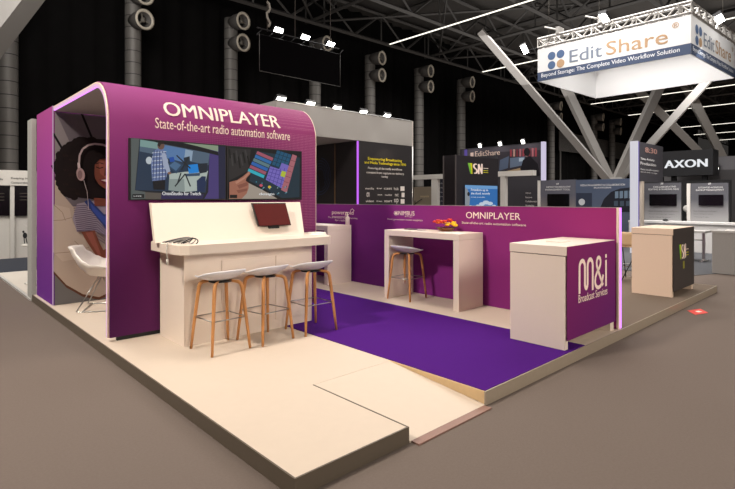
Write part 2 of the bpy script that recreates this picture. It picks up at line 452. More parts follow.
bm = shell(.066, .071, AX0 + .004, AX0 + .02); ob('led_strip', bm, led_m, t, label='thin violet light line inside the left rim')
bm = shell(.0, .03, AX1 - .012, AX1); ob('rim', bm, trim_cream, t, label='cream edge profile on the right rim')
bm = nb(); box(bm, AX0 + .1, AX1 - .1, AYF + .02, AYF + .06, PH, PH + .05); ob('hem_gap_strip', bm, black, t, label='black strip filling the dark gap under the hem')  # solid black strip stands in for the dark open gap below the hem
def arch_map(bmx, x0, x1, z0, z1, s, bold, off=.004):
    g = glyphs(s, bold, 1.0, 3)
    bmesh.ops.triangulate(g, faces=g.faces[:])
    for k in range(1, 6):
        bmesh.ops.bisect_plane(g, geom=g.verts[:] + g.edges[:] + g.faces[:], plane_co=(0, k / 6 + .013, 0), plane_no=(0, 1, 0))
        bmesh.ops.triangulate(g, faces=g.faces[:])
    for v in g.verts:
        x = x0 + (x1 - x0) * v.co.x; sarc = z0 + (z1 - z0) * v.co.y       # arc length measured as height along the skin
        o_ = off + .0004 * v.co.z
        if sarc <= AZ - AR: v.co = Vector((x, AYF - o_, sarc))
        else:
            a = (sarc - (AZ - AR)) / AR; r = AR + o_
            v.co = Vector((x, AYF + AR - r * math.cos(a), AZ - AR + r * math.sin(a)))
    merge(bmx, g)
bm = nb(); arch_map(bm, 2.28, 3.87, 2.625, 2.815, 'OMNIPLAYER', .014); ob('lettering', bm, letter_m, t, norm=False)
bm = nb(); arch_map(bm, 2.17, 4.01, 2.465, 2.585, 'State-of-the-art radio automation software', .004); ob('lettering', bm, letter_m, t, norm=False)

bm = shell(.03, .066, AX1, AX1 + .006); ob('led_strip', bm, mat('violet_led_bright', (176, 96, 255), emit=7), t, label='glowing violet light strip around the right rim')
# ------------------------------------------------------------------ storage room with photo print
side_m = printed('side_print', [(0, '#6c2c90'), (.25, '#74308c'), (.6, '#9a3f96'), (1, '#a8488c')])
t = thing('storage_room', 'purple closed storage room behind the arched booth', 'storage room', ((AX0 + AX1) / 2, 9.0, PH))
bm = nb(); box(bm, AX0 + .03, AX1, 8.47, 9.55, PH + .002, 3.0); ob('walls', bm, mat('plain_purple_wall', (110, 40, 110), .8), t)
bm = nb(); box(bm, AX0 - .005, AX0 + .03, 8.45, 9.56, PH + .005, 3.0); ob('side_graphic', bm, side_m, t, label='purple to magenta printed side panel')
bm = nb(); box(bm, AX0 - .008, AX0 + .004, 8.43, 8.45, PH + .003, 3.0); ob('led_strip', bm, mat('dim_pink_led', (220, 180, 214), emit=.55), t, label='pale pink vertical edge light')
# photo print: woman with headphones on a large beanbag
MY = 8.44
PW = Picture(lambda x, y, o: Vector(atY(x, y, MY)) - Vector((0, o + .001, 0)))
A6 = lambda x, y: (50 + x / 5.43, 125 + y / 5.43)
A7 = lambda x, y: (50 + x / 4.89, 200 + y / 4.89)
def q6(*p): return [A6(x, y) for x, y in p]
def q7(*p): return [A7(x, y) for x, y in p]
def corner(x, z):      # pixel of a point on the print plane
    tt = x * fx + MY * fy; s = x * rx + MY * ry; return (CX + F * s / tt, CY - F * (z - ZC) / tt)
xl, xr, zb, zt = AX0 + .02, AX1 - .03, PH + .004, 2.915
PW.p(flat('#6a6268'), [corner(xl, zb), corner(xr, zb), corner(xr, zt), corner(xl, zt)])
PW.p(flat('#8b8384'), [corner(xl, 1.7), (74, 172), (70, 143), (56, 112.5), corner(xl, zt)])
PW.line(flat('#141216'), [(81.6, 113.4), (94.5, 144)], 2.2); PW.line(flat('#141216'), q6((17, 45), (70, 135)), 12 / 5.43); PW.line(flat('#141216'), [corner(3.0, 2.9), corner(3.5, 2.0)], 2)
PW.line(flat('#1a1518'), q6((16, 215), (40, 260)), 5)
PW.p(flat('#6d6a6a'), [corner(xl, zb), corner(xr, zb), corner(xr, .75), corner(xl, .75)])                # floor in the print
bag = [corner(xl, 1.95), A7(60, -30), A7(110, 30), A7(330, 60), corner(2.9, 1.7), corner(3.5, 1.5), corner(3.9, 1.0), corner(3.8, .5), corner(3.2, .27), corner(2.5, .24), A7(240, 475), A7(160, 460), A7(80, 415), A7(15, 345), corner(xl, 1.0)]
PW.p(flat('#5f3a28'), [(x, y + 2.6) for x, y in bag])
PW.p(flat('#b4a294'), bag)
PW.p(flat('#c0ae9f'), q7((12, 20), (95, 40), (110, 110), (170, 190), (190, 245), (120, 290), (60, 300), (12, 250)))
for pts in (((15, 100), (60, 98), (108, 85)), ((25, 260), (90, 255), (190, 232)), ((15, 20), (60, 60), (75, 100)), ((120, 200), (160, 240), (185, 245))): PW.line(flat('#8d7a6c'), q7(*pts), .5)
hair = flat('#1b1212'); hair2 = flat('#2c1c19')
PW.p(hair, q6((70, 135), (110, 100), (170, 82), (230, 75), (300, 78), (400, 110), (440, 200), (430, 330), (380, 400), (300, 420), (215, 400), (160, 395), (100, 365), (55, 320), (40, 260), (50, 190)))
for i in range(34):
    a = 1.35 + i * .1; PW.e(hair, *A6(190 + 150 * math.cos(a + .6) + random.uniform(-8, 8), 245 + 160 * math.sin(a + .6) + random.uniform(-8, 8)), 4.2, 4.0, 9)
for i in range(26): PW.line(hair2, q6((70 + 11 * (i % 9), 160 + 26 * (i // 3)), (78 + 11 * (i % 9) + random.uniform(-6, 6), 172 + 26 * (i // 3))), .6)
# shirt, arm, dress
PW.p(flat('#9a8f9c'), q7((130, 20), (190, 5), (260, 10), (420, 10), (520, 80), (540, 200), (500, 420), (300, 430), (285, 180), (215, 150), (130, 155), (108, 90)))
for i in range(13): PW.line(flat('#5c5068'), q7((112 + i * 1.5, 30 + i * 10), (165, 26 + i * 10), (228, 40 + i * 9.5)), .75)
for i in range(8): PW.line(flat('#5c5068'), q7((228, 88 + i * 14), (268, 128 + i * 12)), .7)
PW.p(flat('#2f3f78'), q7((165, 8), (190, -5), (262, 70), (300, 65), (420, 60), (470, 300), (460, 430), (300, 430), (286, 165), (262, 130)))
PW.p(flat('#3e52a0'), q7((195, 15), (258, 78), (284, 82), (284, 130), (262, 118), (205, 50)))
skin = flat('#7d4636'); skin_l = flat('#96574a'); skin_d = flat('#5e2f27')
PW.p(skin, q7((150, 156), (216, 148), (240, 210), (258, 245), (300, 222), (420, 240), (430, 285), (300, 300), (255, 298), (232, 285), (185, 215)))
PW.p(skin_l, q7((170, 158), (205, 153), (232, 225), (248, 270), (236, 272), (195, 205)))
# face turned down to the right
PW.p(skin, q6((235, 395), (300, 400), (330, 440), (240, 440)))
PW.p(skin, q6((232, 190), (260, 175), (330, 170), (372, 200), (378, 260), (365, 320), (335, 350), (292, 345), (262, 322), (242, 290), (232, 240)))
PW.p(skin_l, q6((262, 200), (330, 188), (355, 240), (340, 290), (300, 290), (268, 262)))
for s in ((248, 228), (318, 226)): PW.line(flat('#24120f'), q6(s, (s[0] + 18, s[1] + 8), (s[0] + 38, s[1] + 2)), .9)
for s in ((246, 212), (318, 208)): PW.line(flat('#2e1814'), q6(s, (s[0] + 20, s[1] - 7), (s[0] + 42, s[1])), .8)
PW.p(skin_d, q6((296, 232), (306, 232), (318, 272), (290, 276)))
PW.p(flat('#6e2a34'), q6((264, 296), (300, 290), (336, 298), (320, 318), (288, 320))); PW.p(flat('#e8dcd6'), q6((272, 299), (302, 295), (330, 300), (302, 309)))
PW.p(hair, q6((225, 175), (258, 150), (330, 148), (390, 175), (395, 240), (372, 205), (330, 180), (268, 186), (240, 215), (236, 300), (222, 300)))
# headphones
arc = [(155 + 0, 205), (158, 165), (175, 130), (205, 110), (240, 103), (285, 108), (330, 126)]
PW.line(flat('#b9a6a6'), q6(*arc), 1.9); PW.line(flat('#d6c4c2'), q6((152, 205), (156, 240)), 2.6)
PW.e(flat('#b79a98'), *A6(163, 268), 4.2, 6.6, 16, 0, -.2); PW.e(flat('#8c7072'), *A6(160, 270), 2.4, 4.4, 14)
PW.line(flat('#c9bcbc'), q6((180, 300), (198, 360), (204, 420), (206, 460)), .5)
ob('photo_print', PW.bm, PW.mats, t, label='large photo print of a person with headphones on a cream beanbag', norm=False)

# grey partition of the next stand
bm = nb(); box(bm, 1.61, 1.68, 9.66, 10.0, 0, 2.95, 0, .003); ob('partition_panel', bm, mat('pale_grey_panel', (178, 178, 172), .6), label='pale grey partition panel standing beside the purple storage room', cat='partition')

# ------------------------------------------------------------------ lounge chair
ch = thing('lounge_chair', 'white bucket lounge chair with wire legs inside the arched booth', 'chair', (2.20, 7.80, PH + .001), math.radians(-28))
ch.scale = (1.1, 1.1, 1.1)
bm = nb(); NU, NV = 17, 19; g = []
def shell_pt(u, v):
    prof = [(.36, .46), (.20, .43), (.0, .41), (-.16, .43), (-.27, .52), (-.36, .66), (-.43, .80)]
    k = v * (len(prof) - 1); i = min(int(k), len(prof) - 2); f = k - i
    f2 = f * f * (3 - 2 * f)
    x = prof[i][0] + (prof[i + 1][0] - prof[i][0]) * f; z = prof[i][1] + (prof[i + 1][1] - prof[i][1]) * (f * .6 + f2 * .4)
    w = .27 + .12 * math.sin(math.pi * min(1, v * 1.1)) - .07 * v * v
    arm = .17 * math.sin(math.pi * min(1, .12 + v * .9)) ** 1.2 * abs(u) ** 2.6
    return Vector((x + .10 * (abs(u) ** 2.4) * v, u * w, z + arm))
for j in range(NV):
    g.append([bm.verts.new(shell_pt(-1 + 2 * i / (NU - 1), j / (NV - 1))) for i in range(NU)])
for j in range(NV - 1):
    for i in range(NU - 1): bm.faces.new((g[j][i], g[j][i + 1], g[j + 1][i + 1], g[j + 1][i])).smooth = True
o = ob('seat_shell', bm, mat('white_shell', (236, 228, 220), .4, noise=.01), ch, local=True)
md = o.modifiers.new('s', 'SOLIDIFY'); md.thickness = .014; md.offset = 0
for s in (-1, 1):
    bm = nb(); tube(bm, [(-.02, s * .10, .42), (.20, s * .25, .02), (.22, s * .26, .008), (.18, s * .265, .007), (-.24, s * .27, .007), (-.28, s * .265, .01), (-.06, s * .10, .425)], .007, 8); ob('leg', bm, steel, ch, local=True)
    bm = nb(); tube(bm, [(s * .21, -.265, .012), (s * .21 - .02, .265, .012)], .006, 8); ob('crossbar', bm, steel, ch, local=True)

# ------------------------------------------------------------------ bar counter under the screens
t = thing('bar_counter', 'white bar counter with slanted back board under the two screens', 'counter', (3.0, 5.4, PH))
bm = nb(); box(bm, 2.2, 3.85, 5.15, 5.80, PH, 1.09); ob('body', bm, white_lam, t)
bm = nb()
out = [(2.12, 5.80), (2.07, 5.72), (2.06, 5.35), (2.06, 5.12), (2.085, 4.99), (2.16, 4.93), (3.96, 4.93), (4.02, 4.98), (4.16, 5.24), (4.44, 5.62), (4.44, 5.80)]
prism(bm, [(x, y, 1.09) for x, y in out], (0, 0, .095)); ob('worktop', bm, white_lam, t)
bm = nb()
def slab(bm, x0a, x1a, ya, za, x0b, x1b, yb, zb_, th):
    A = [Vector(p) for p in ((x0a, ya, za), (x1a, ya, za), (x1b, yb, zb_), (x0b, yb, zb_))]
    prism(bm, A, (0, th, 0))
slab(bm, 2.02, 3.96, 5.46, 1.186, 2.075, 4.09, 5.74, 1.61, .058); ob('back_board', bm, white_lam, t, label='slanted white back board')
for a in ((2.62, 3.30, .22, .98), ):
    x0, x1, z0, z1 = a; bm = nb(); box(bm, x0, x1, 5.138, 5.149, z0, z1); ob('access_panel', bm, white_lam, t)
bm = nb(); box(bm, 3.315, 3.80, 5.138, 5.149, .22, .98); ob('access_panel', bm, white_lam, t)
# tilted touch monitor on the slanted board
mt = thing('monitor', 'small tilted monitor with dark red screen on the slanted counter board', 'monitor', (3.55, 5.5, 1.23))
redm = mat('dark_red_screen', (82, 22, 20), .55, noise=.15, scale=8, spec=.15)
bm = nb(); slab(bm, 3.285, 3.765, 5.478, 1.312, 3.275, 3.775, 5.626, 1.602, .03); ob('bezel', bm, mat('black_bezel', (24, 18, 18), .4), mt)
bm = nb(); slab(bm, 3.296, 3.755, 5.474, 1.323, 3.287, 3.763, 5.616, 1.592, .004); ob('display', bm, redm, mt)
bm = nb(); box(bm, 3.45, 3.60, 5.505, 5.56, 1.28, 1.33); ob('bracket', bm, dark_metal, mt)
# cables
t = thing('cable_bundle', 'tangled black and grey cables lying on the left end of the bar counter', 'cables', (2.06, 5.4, 1.186))
for k in range(6):
    bm = nb(); y = 5.42 - .05 * k; pts = []
    for i in range(15):
        f = i / 14; a = f * math.pi
        pts.append((2.08 + .06 * k * .3 + .26 * math.sin(a * .9) * (1 - .08 * k), y - .1 * f + .02 * math.sin(9 * f + k), 1.194 + .045 * math.sin(a * (1 + .2 * (k % 3)))))
    tube(bm, pts, .006, 6); ob('cable', bm, dark_metal if k % 2 else mat('grey_cable', (130, 128, 124), .5), t)
bm = nb(); tube(bm, [(2.10, 5.22, 1.2), (2.045, 5.2, 1.198), (2.035, 5.19, 1.12), (2.038, 5.18, 1.03)], .007, 6); tube(bm, [(2.038, 5.18, 1.04), (2.038, 5.18, .98)], .013, 8); ob('plug', bm, mat('grey_plug', (190, 186, 178), .5), t)
for k, (x, y, r, lab) in enumerate(((4.05, 5.3, .3, 'white leaflet lying on the right end of the bar counter'), (4.20, 5.52, -.2, 'white leaflet lying behind another at the right end of the bar counter'))):
    bm = nb(); c, s = math.cos(r), math.sin(r)
    pts = [(x + a * c - b * s, y + a * s + b * c, 1.1862) for a, b in ((-.11, -.08), (.11, -.08), (.11, .08), (-.11, .08))]
    prism(bm, pts, (0, 0, .006 + .006 * k)); ob('leaflet', bm, mat('white_paper', (240, 236, 230), .6, noise=.01), label=lab, cat='leaflet', group='leaflets on the bar counter')

# ------------------------------------------------------------------ wall screens
YS = 5.80
def screen(x0, x1, z0, z1, label):
    t = thing('wall_screen', label, 'television', ((x0 + x1) / 2, YS, z0), 0, 'screens on the arched booth wall')
    bm = nb(); box(bm, x0, x1, YS + .006, YS + .066, z0, z1, 0, .003); ob('housing', bm, black, t); return t
E = lambda c: flat(c, .75)
t1 = screen(1.875, 3.018, 1.642, 2.325, 'left wall screen above the bar, showing a man in a checked shirt in a studio')
P = Picture(lambda x, y, o: Vector(atY(120 + x / 6.11, 130 + y / 6.11, YS)) - Vector((0, o - .004, 0)))
P.p(E('#1c2028'), [(70, 52), (644, 96), (645, 419), (70, 424)])
P.p(E('#4a3d78'), [(548, 100), (604, 104), (606, 420), (515, 420), (540, 380)])
P.p(E('#20233f'), [(602, 100), (644, 103), (645, 419), (604, 420)])
P.p(E('#59605f'), [(68, 50), (120, 53), (92, 368), (155, 378), (155, 420), (68, 424)])
P.p(E('#5d564f'), [(155, 380), (255, 385), (250, 422), (155, 422)])
P.p(E('#2c2650'), [(255, 385), (515, 392), (505, 420), (250, 422)])
P.p(E('#26384e'), [(124, 58), (548, 142), (524, 384), (94, 367)])
P.p(E('#54677a'), [(124, 58), (548, 142), (540, 215), (120, 130)])
P.p(E('#7fa09c'), [(124, 58), (246, 78), (240, 118), (122, 100)])
P.p(E('#5a7fae'), [(268, 92), (410, 118), (400, 200), (262, 165)])
P.p(E('#93a9c0'), [(400, 118), (446, 128), (438, 190), (392, 180)])
P.p(E('#11131a'), [(170, 62), (385, 78), (600, 134), (602, 156), (400, 108), (250, 82)])
P.p(E('#8d9c84'), [(385, 78), (600, 96), (600, 132), (470, 98)])
P.e(E('#c4ccd2'), 178, 186, 20, 23); P.e(E('#a9b4c0'), 285, 190, 9, 18)
P.p(E('#b3bfb8'), [(300, 268), (400, 255), (538, 250), (524, 310), (470, 372), (398, 378), (296, 368), (302, 300)])
P.p(E('#8e9b98'), [(300, 300), (392, 300), (396, 376), (296, 368)])
P.p(E('#2e465f'), [(285, 218), (332, 182), (388, 214), (345, 266)]); P.p(E('#4e6f92'), [(300, 218), (334, 192), (372, 214), (342, 250)])
P.p(E('#2050a8'), [(300, 168), (328, 164), (334, 192), (306, 196)])
P.p(E('#22303e'), [(388, 170), (425, 160), (430, 215), (398, 225)]); P.p(E('#1d2733'), [(470, 206), (536, 202), (530, 258), (486, 266)])
P.p(E('#1b87dc'), [(414, 214), (474, 207), (482, 260), (420, 266)])
P.p(E('#3a5068'), [(400, 268), (490, 262), (486, 280), (404, 284)])
for a, b in (((335, 345), (398, 268)), ((398, 268), (430, 345)), ((350, 330), (372, 262)), ((345, 155), (430, 235)), ((418, 165), (375, 245))): P.line(E('#20262c'), [a, b], 8)
P.p(E('#1d2f54'), [(468, 310), (500, 282), (524, 284), (516, 378), (470, 374)])
P.p(E('#10131a'), [(198, 308), (276, 300), (274, 366), (204, 364)])
P.p(E('#6f7fa8'), [(204, 128), (232, 112), (262, 112), (284, 148), (296, 236), (278, 304), (196, 312), (188, 210)])
for i in range(7): P.line(E('#c6cede'), [(196, 140 + i * 25), (282, 132 + i * 25)], 5)
for i in range(5): P.line(E('#33406a'), [(208 + i * 17, 122 + i * 3), (200 + i * 19, 306)], 5)
P.p(E('#a4aec6'), [(252, 140), (276, 142), (306, 250), (292, 270), (262, 215)]); P.e(E('#8a6452'), 300, 264, 11, 8)
P.e(E('#6e5348'), 249, 96, 22, 24); P.p(E('#241c1c'), [(226, 92), (234, 72), (262, 70), (272, 86), (250, 86), (240, 104)])
P.p(E('#0c0d10'), [(74, 392), (146, 392), (146, 416), (74, 416)])
ob('display', P.bm, P.mats, t1, norm=False)
bm = nb(); words_px(bm, 'OmniStudio for Twitch', 'Y', YS, 120 + 258 / 6.11, 130 + 398 / 6.11, 120 + 494 / 6.11, 130 + 404 / 6.11, 3.6, .012, bold=.02)
ob('caption', bm, E('#f2f2f2'), t1, norm=False)
bm = nb(); words_px(bm, 'LIVE', 'Y', YS, 120 + 84 / 6.11, 130 + 408 / 6.11, 120 + 132 / 6.11, 130 + 408 / 6.11, 1.3, .012)
ob('caption', bm, E('#f2f2f2'), t1, norm=False)
t2 = screen(3.024, 4.168, 1.642, 2.322, 'right wall screen above the bar, showing a hand touching a coloured button grid')
P = Picture(lambda x, y, o: Vector(atY(210 + x / 4.89, 140 + y / 4.89, YS)) - Vector((0, o - .004, 0)))
P.p(E('#131518'), [(90, 32), (446, 57), (444, 287), (90, 288)])
P.p(E('#2c2a2b'), [(92, 38), (200, 46), (190, 150), (92, 200)])
for i in range(9): P.line(E('#3f3e3e' if i % 2 else '#0a0a0b'), [(95 + i * 11, 45 + (i * 29) % 40), (100 + i * 12, 90 + (i * 37) % 50)], 7)
P.p(E('#a99d90'), [(92, 288), (180, 205), (225, 225), (330, 287), (92, 288)])
P.p(E('#0f1216'), [(205, 50), (228, 42), (446, 74), (444, 288), (345, 287), (178, 205)])
P.p(E('#1d3340'), [(226, 54), (440, 86), (438, 280), (352, 284), (192, 200)])
for i, c in enumerate(('#a8586c', '#2c6fae', '#5f7f88', '#2d66b4', '#a2566c', '#35b4c8')):
    x, y = 232 - i * 8.5, 54 + i * 17; P.p(E(c), [(x, y), (x + 78, y + 34), (x + 72, y + 48), (x - 6, y + 14)])
P.p(E('#1c5678'), [(328, 50), (398, 72), (372, 150), (302, 122)])
for i in range(4): P.line(E('#0f3348'), [(322 - i * 8, 66 + i * 18), (392 - i * 8, 90 + i * 18)], 3)
for i in range(3): P.line(E('#0f3348'), [(345 + i * 18, 56 + i * 6), (318 + i * 18, 128 + i * 7)], 3)
P.p(E('#7a6cc4'), [(350, 112), (388, 126), (352, 238), (272, 194), (294, 128), (338, 142)])
for i in range(4): P.line(E('#4b3f92'), [(292 - i * 5, 140 + i * 16), (378 - i * 6, 160 + i * 20)], 2.5)
for i in range(4): P.line(E('#4b3f92'), [(310 + i * 18, 138), (288 + i * 18, 205 + i * 8)], 2.5)
P.p(E('#b9c43a'), [(350, 150), (372, 156), (364, 184), (343, 176)])
P.p(E('#b06a74'), [(402, 70), (424, 78), (374, 258), (346, 244)])
for i in range(6): P.line(E('#6a3a44'), [(392 - i * 8, 98 + i * 26), (416 - i * 8, 106 + i * 26)], 2)
for i in range(26): P.e(E(('#3f93a8', '#8ba6ac', '#38566a')[i % 3]), 225 + (i * 37) % 150, 205 + (i * 23) % 60 + ((i * 37) % 150) * .12, 3, 3, 8)
P.e(E('#d0566a'), 247, 222, 8, 7, 10); P.e(E('#d8b83c'), 288, 230, 8, 7, 10)
P.p(E('#a56c58'), [(92, 206), (130, 196), (158, 178), (188, 152), (196, 164), (176, 186), (172, 200), (186, 210), (186, 236), (176, 262), (152, 287), (92, 287)])
P.p(E('#8b5546'), [(130, 222), (178, 206), (186, 220), (140, 238)]); P.p(E('#8b5546'), [(126, 246), (180, 236), (178, 248), (136, 260)])
P.p(E('#bd8670'), [(120, 205), (160, 184), (188, 156), (192, 162), (166, 190), (126, 216)])
P.p(E('#0c0d10'), [(94, 268), (130, 268), (130, 284), (94, 284)])
ob('display', P.bm, P.mats, t2, norm=False)
bm = nb(); words_px(bm, 'design', 'Y', YS, 210 + 240 / 4.89, 140 + 273 / 4.89, 210 + 314 / 4.89, 140 + 273 / 4.89, 3.2, .012, bold=.02)
ob('caption', bm, E('#f2f2f2'), t2, norm=False)

# ------------------------------------------------------------------ bar stools
def make_stool(label):
    t = thing('bar_stool', label, 'stool', (0, 0, 0), 0, 'bar stools with wooden legs')
    # local: back lip toward -y
    bm = nb(); NR, NA = 7, 36; c = bm.verts.new((0, .02, .715)); rings = []
    for i in range(1, NR + 1):
        r = i / NR; ring = []
        for k in range(NA):
            a = 2 * math.pi * k / NA
            ca, sa = math.cos(a), math.sin(a)
            x = .255 * r * math.copysign(abs(ca) ** .85, ca); y = .205 * r * math.copysign(abs(sa) ** .9, sa)
            back = max(0, -sa)
            z = .713 + (.060 * abs(ca) ** 2 + .115 * back ** 1.2 + .02 * max(0, sa)) * r ** 2.2
            ring.append(bm.verts.new((x, y - .015 * back * r * r, z)))
        rings.append(ring)
    for k in range(NA): bm.faces.new((c, rings[0][k], rings[0][(k + 1) % NA])).smooth = True
    for i in range(NR - 1):
        for k in range(NA): bm.faces.new((rings[i][k], rings[i + 1][k], rings[i + 1][(k + 1) % NA], rings[i][(k + 1) % NA])).smooth = True
    o = ob('seat', bm, seat_plastic, t, local=True); md = o.modifiers.new('s', 'SOLIDIFY'); md.thickness = .012; md.offset = -1
    for sx in (-1, 1):
        for sy in (-1, 1):
            bm = nb()
            pts = [(sx * .215, sy * .215, .0), (sx * .198, sy * .198, .2), (sx * .17, sy * .17, .5), (sx * .156, sy * .156, .64), (sx * .148, sy * .148, .672), (sx * .128, sy * .128, .69), (sx * .09, sy * .09, .697), (sx * .02, sy * .02, .697)]
            tube(bm, pts, .018, 8, 0, True, [.0135, .016, .019, .02, .02, .018, .014, .010]); ob('leg', bm, oak, t, local=True)
    bm = nb(); q = .188; tube(bm, [(-q, -q, .33), (q, -q, .33), (q, q, .33), (-q, q, .33), (-q, -q, .33)], .006, 8); ob('footrest', bm, steel, t, local=True)
    bm = nb(); lathe(bm, [(.12, .692), (.12, .704), (.05, .706)], (0, 0, 0), 18); ob('seat_plate', bm, dark_metal, t, local=True)
    return t
st = make_stool('white and oak bar stool at the left end of the bar counter, nearest the cables')
st.location = (2.462, 4.86, PH + .001); st.rotation_euler = (0, 0, math.radians(3))
dup(st, (2.985, 4.84, PH + .001), math.radians(8), 'middle of the three white and oak bar stools at the bar counter')
dup(st, (3.592, 4.82, PH + .001), math.radians(-3), 'white and oak bar stool at the right bar counter end, beside purple carpet')
dup(st, (*(atZ(407, 298.2, PH).xy), PH + .001), math.radians(-84), 'white and oak bar stool under the white high table with flowers')

# ------------------------------------------------------------------ half wall at the back
HX = 6.25
hw_m = printed('half_wall_print', [(0, '#6a2280'), (.4, '#72247c'), (1, '#842874')], [(0, '#ae2f6c'), (.28, '#8c2668'), (.55, '#742478'), (1, '#70268c')], 'Z', 'Y')
t = thing('half_wall', 'long low magenta to purple partition wall with company lettering behind the tables', 'partition', (HX + .03, 5.9, PH))
bm = nb(); box(bm, HX, HX + .06, 2.36, 9.5, PH + .004, 1.547); ob('printed_panel', bm, hw_m, t)
bm = nb(); box(bm, HX - .004, HX + .064, 2.338, 2.36, PH, 1.552); ob('end_profile', bm, trim_cream, t, label='cream end profile')
bm = nb(); box(bm, HX + .036, HX + .06, 2.326, 2.338, PH + .01, 1.55); ob('led_strip', bm, led_m, t, label='glowing violet light strip on the near end')
bm = nb(); box(bm, HX - .003, HX + .063, 2.36, 9.5, 1.547, 1.553); ob('top_profile', bm, mat('grey_top_profile', (150, 130, 136), .5), t)
fn = lambda x, y: Vector(atX(x, y, HX - .004))
for s, b, a in (('powergold', .004, (332, 215.2, 353.5, 215.2, 5)), ('The professional music scheduling', 0, (328, 218.2, 357.5, 218.8, 1.9)), ('for radio', 0, (335, 221, 346, 221.4, 1.9)),
                ('NIMBUS', .006, (398.5, 215.2, 414.5, 215.6, 4.4)), ('Next generation music analytics', 0, (387.5, 220.2, 422.5, 222, 2.1)),
                ('OMNIPLAYER', .008, (466, 218.2, 520.5, 219.8, 6.4)), ('State-of-the-art radio automation software', .003, (461.8, 223.6, 526, 226, 2.4))):
    x0, y0, x1, y1, h = a; bm = nb(); words_px(bm, s, 'X', HX, x0, y0, x1, y1, h, .004, 0, b)
    if s == 'powergold': ribbon(bm, [(332, 216.6), (348, 216.8)], .35, fn); ribbon(bm, [(350.5, 210.2), (352.5, 208.8), (354.2, 211)], .6, fn)
    if s == 'NIMBUS':
        for k in range(4):
            g_ = k * math.pi / 4; ribbon(bm, [(396 + 2.4 * math.cos(g_), 213.2 + 2.4 * math.sin(g_)), (396 - 2.4 * math.cos(g_), 213.2 - 2.4 * math.sin(g_))], .6, fn)
        words_px(bm, 'by', 'X', HX, 405, 217.2, 413, 217.5, 1.1, .004)
    ob('lettering', bm, letter_m, t, norm=False)

# ------------------------------------------------------------------ white high tables
def high_table(x0, x1, y0, y1, label, legs=(1, 1)):
    t = thing('high_table', label, 'table', ((x0 + x1) / 2, (y0 + y1) / 2, PH), 0, 'white high tables along the half wall')
    bm = nb(); box(bm, x0, x1, y0, y1, 1.085, 1.17, 0, .003); ob('tabletop', bm, white_lam, t)
    bm = nb(); box(bm, x0, x1, y0, y0 + .095, PH, 1.084); ob('leg', bm, white_lam, t)
    bm = nb(); box(bm, x0, x1, y1 - .095, y1, PH, 1.084); ob('leg', bm, white_lam, t)
    return t
high_table(5.62, 6.19, 4.185, 5.62, 'white high table with two panel legs, bowl of flowers on top')
high_table(5.63, 6.19, 7.06, 8.45, 'white high table partly hidden behind the arched booth wall')
# flowers
fc = Vector((6.03, 4.73, 1.171))
t = thing('flower_bowl', 'low dark bowl of yellow, orange and red flowers on the white high table', 'flowers', fc)
bm = nb(); lathe(bm, [(.05, 0), (.11, .012), (.13, .05), (.115, .05), (.1, .02)], fc, 18); ob('bowl', bm, mat('amber_bowl', (120, 66, 26), .3), t)
fcols = [mat('yellow_petals', (250, 196, 20), .6), mat('orange_petals', (240, 120, 20), .6), mat('red_petals', (206, 40, 30), .6)]
for i in range(16):
    a = i * 2.4; r = .03 + .034 * math.sqrt(i); c = fc + Vector((r * math.cos(a), r * 1.05 * math.sin(a), .085 + .07 * ((i * 7) % 5) / 4 + .02 * (i % 2)))
    bm = nb()
    for k in range(6):
        b = k * math.pi / 3; blob(bm, c + Vector((.02 * math.cos(b), .02 * math.sin(b), .008 * (k % 2))), .021, 1, .1, (1, 1, .7))
    blob(bm, c + Vector((0, 0, .008)), .014, 1, .1)
    ob('blossom', bm, fcols[(0, 1, 2, 0, 2)[i % 5]], t)
bm = nb()
for i in range(10):
    a = i * .63 + .2; d = Vector((math.cos(a), math.sin(a), 0)); s = Vector((-d.y, d.x, 0)) * .018; p = fc + Vector((0, 0, .045))
    poly(bm, [p + d * .08, p + d * .13 + s, p + d * .17 + Vector((0, 0, .02)), p + d * .13 - s])
ob('leaf', bm, mat('leaf_green', (70, 92, 30), .6), t)
bm = nb(); box(bm, 5.90, 6.02, 5.28, 5.46, 1.171, 1.178); box(bm, 5.905, 6.015, 5.285, 5.455, 1.178, 1.182); ob('brochure', bm, mat('dark_brochure', (60, 52, 60), .4), label='dark brochure lying on the white high table left of the flowers', cat='brochure')
bm = nb(); box(bm, 5.88, 6.0, 5.08, 5.24, 1.171, 1.176); ob('brochure', bm, mat('grey_brochure', (150, 140, 146), .4), label='grey brochure lying between the dark brochure and the flowers', cat='brochure')
bm = nb(); box(bm, 5.72, 5.90, 4.25, 4.62, 1.171, 1.174); ob('leaflet', bm, MATS['white_paper'], label='white leaflet at the right end of the white high table', cat='leaflet')
# bottle on the far table
bt = thing('spray_bottle', 'white pump bottle standing on the half hidden high table', 'bottle', (6.14, 7.11, 1.171))
bm = nb(); lathe(bm, [(.035, 0), (.04, .01), (.04, .13), (.03, .15), (.013, .16), (.013, .175)], (6.14, 7.11, 1.171), 16); ob('body', bm, white_lam, bt)
bm = nb(); lathe(bm, [(.016, .175), (.016, .195), (.006, .2), (.006, .225)], (6.14, 7.11, 1.171), 12); box(bm, 6.10, 6.15, 7.103, 7.117, 1.392, 1.402); ob('pump', bm, white_lam, bt)
bm = nb(); box(bm, 5.70, 6.02, 7.3, 7.6, 1.171, 1.178); ob('leaflet', bm, MATS['white_paper'], label='white leaflet lying on the half hidden high table', cat='leaflet')

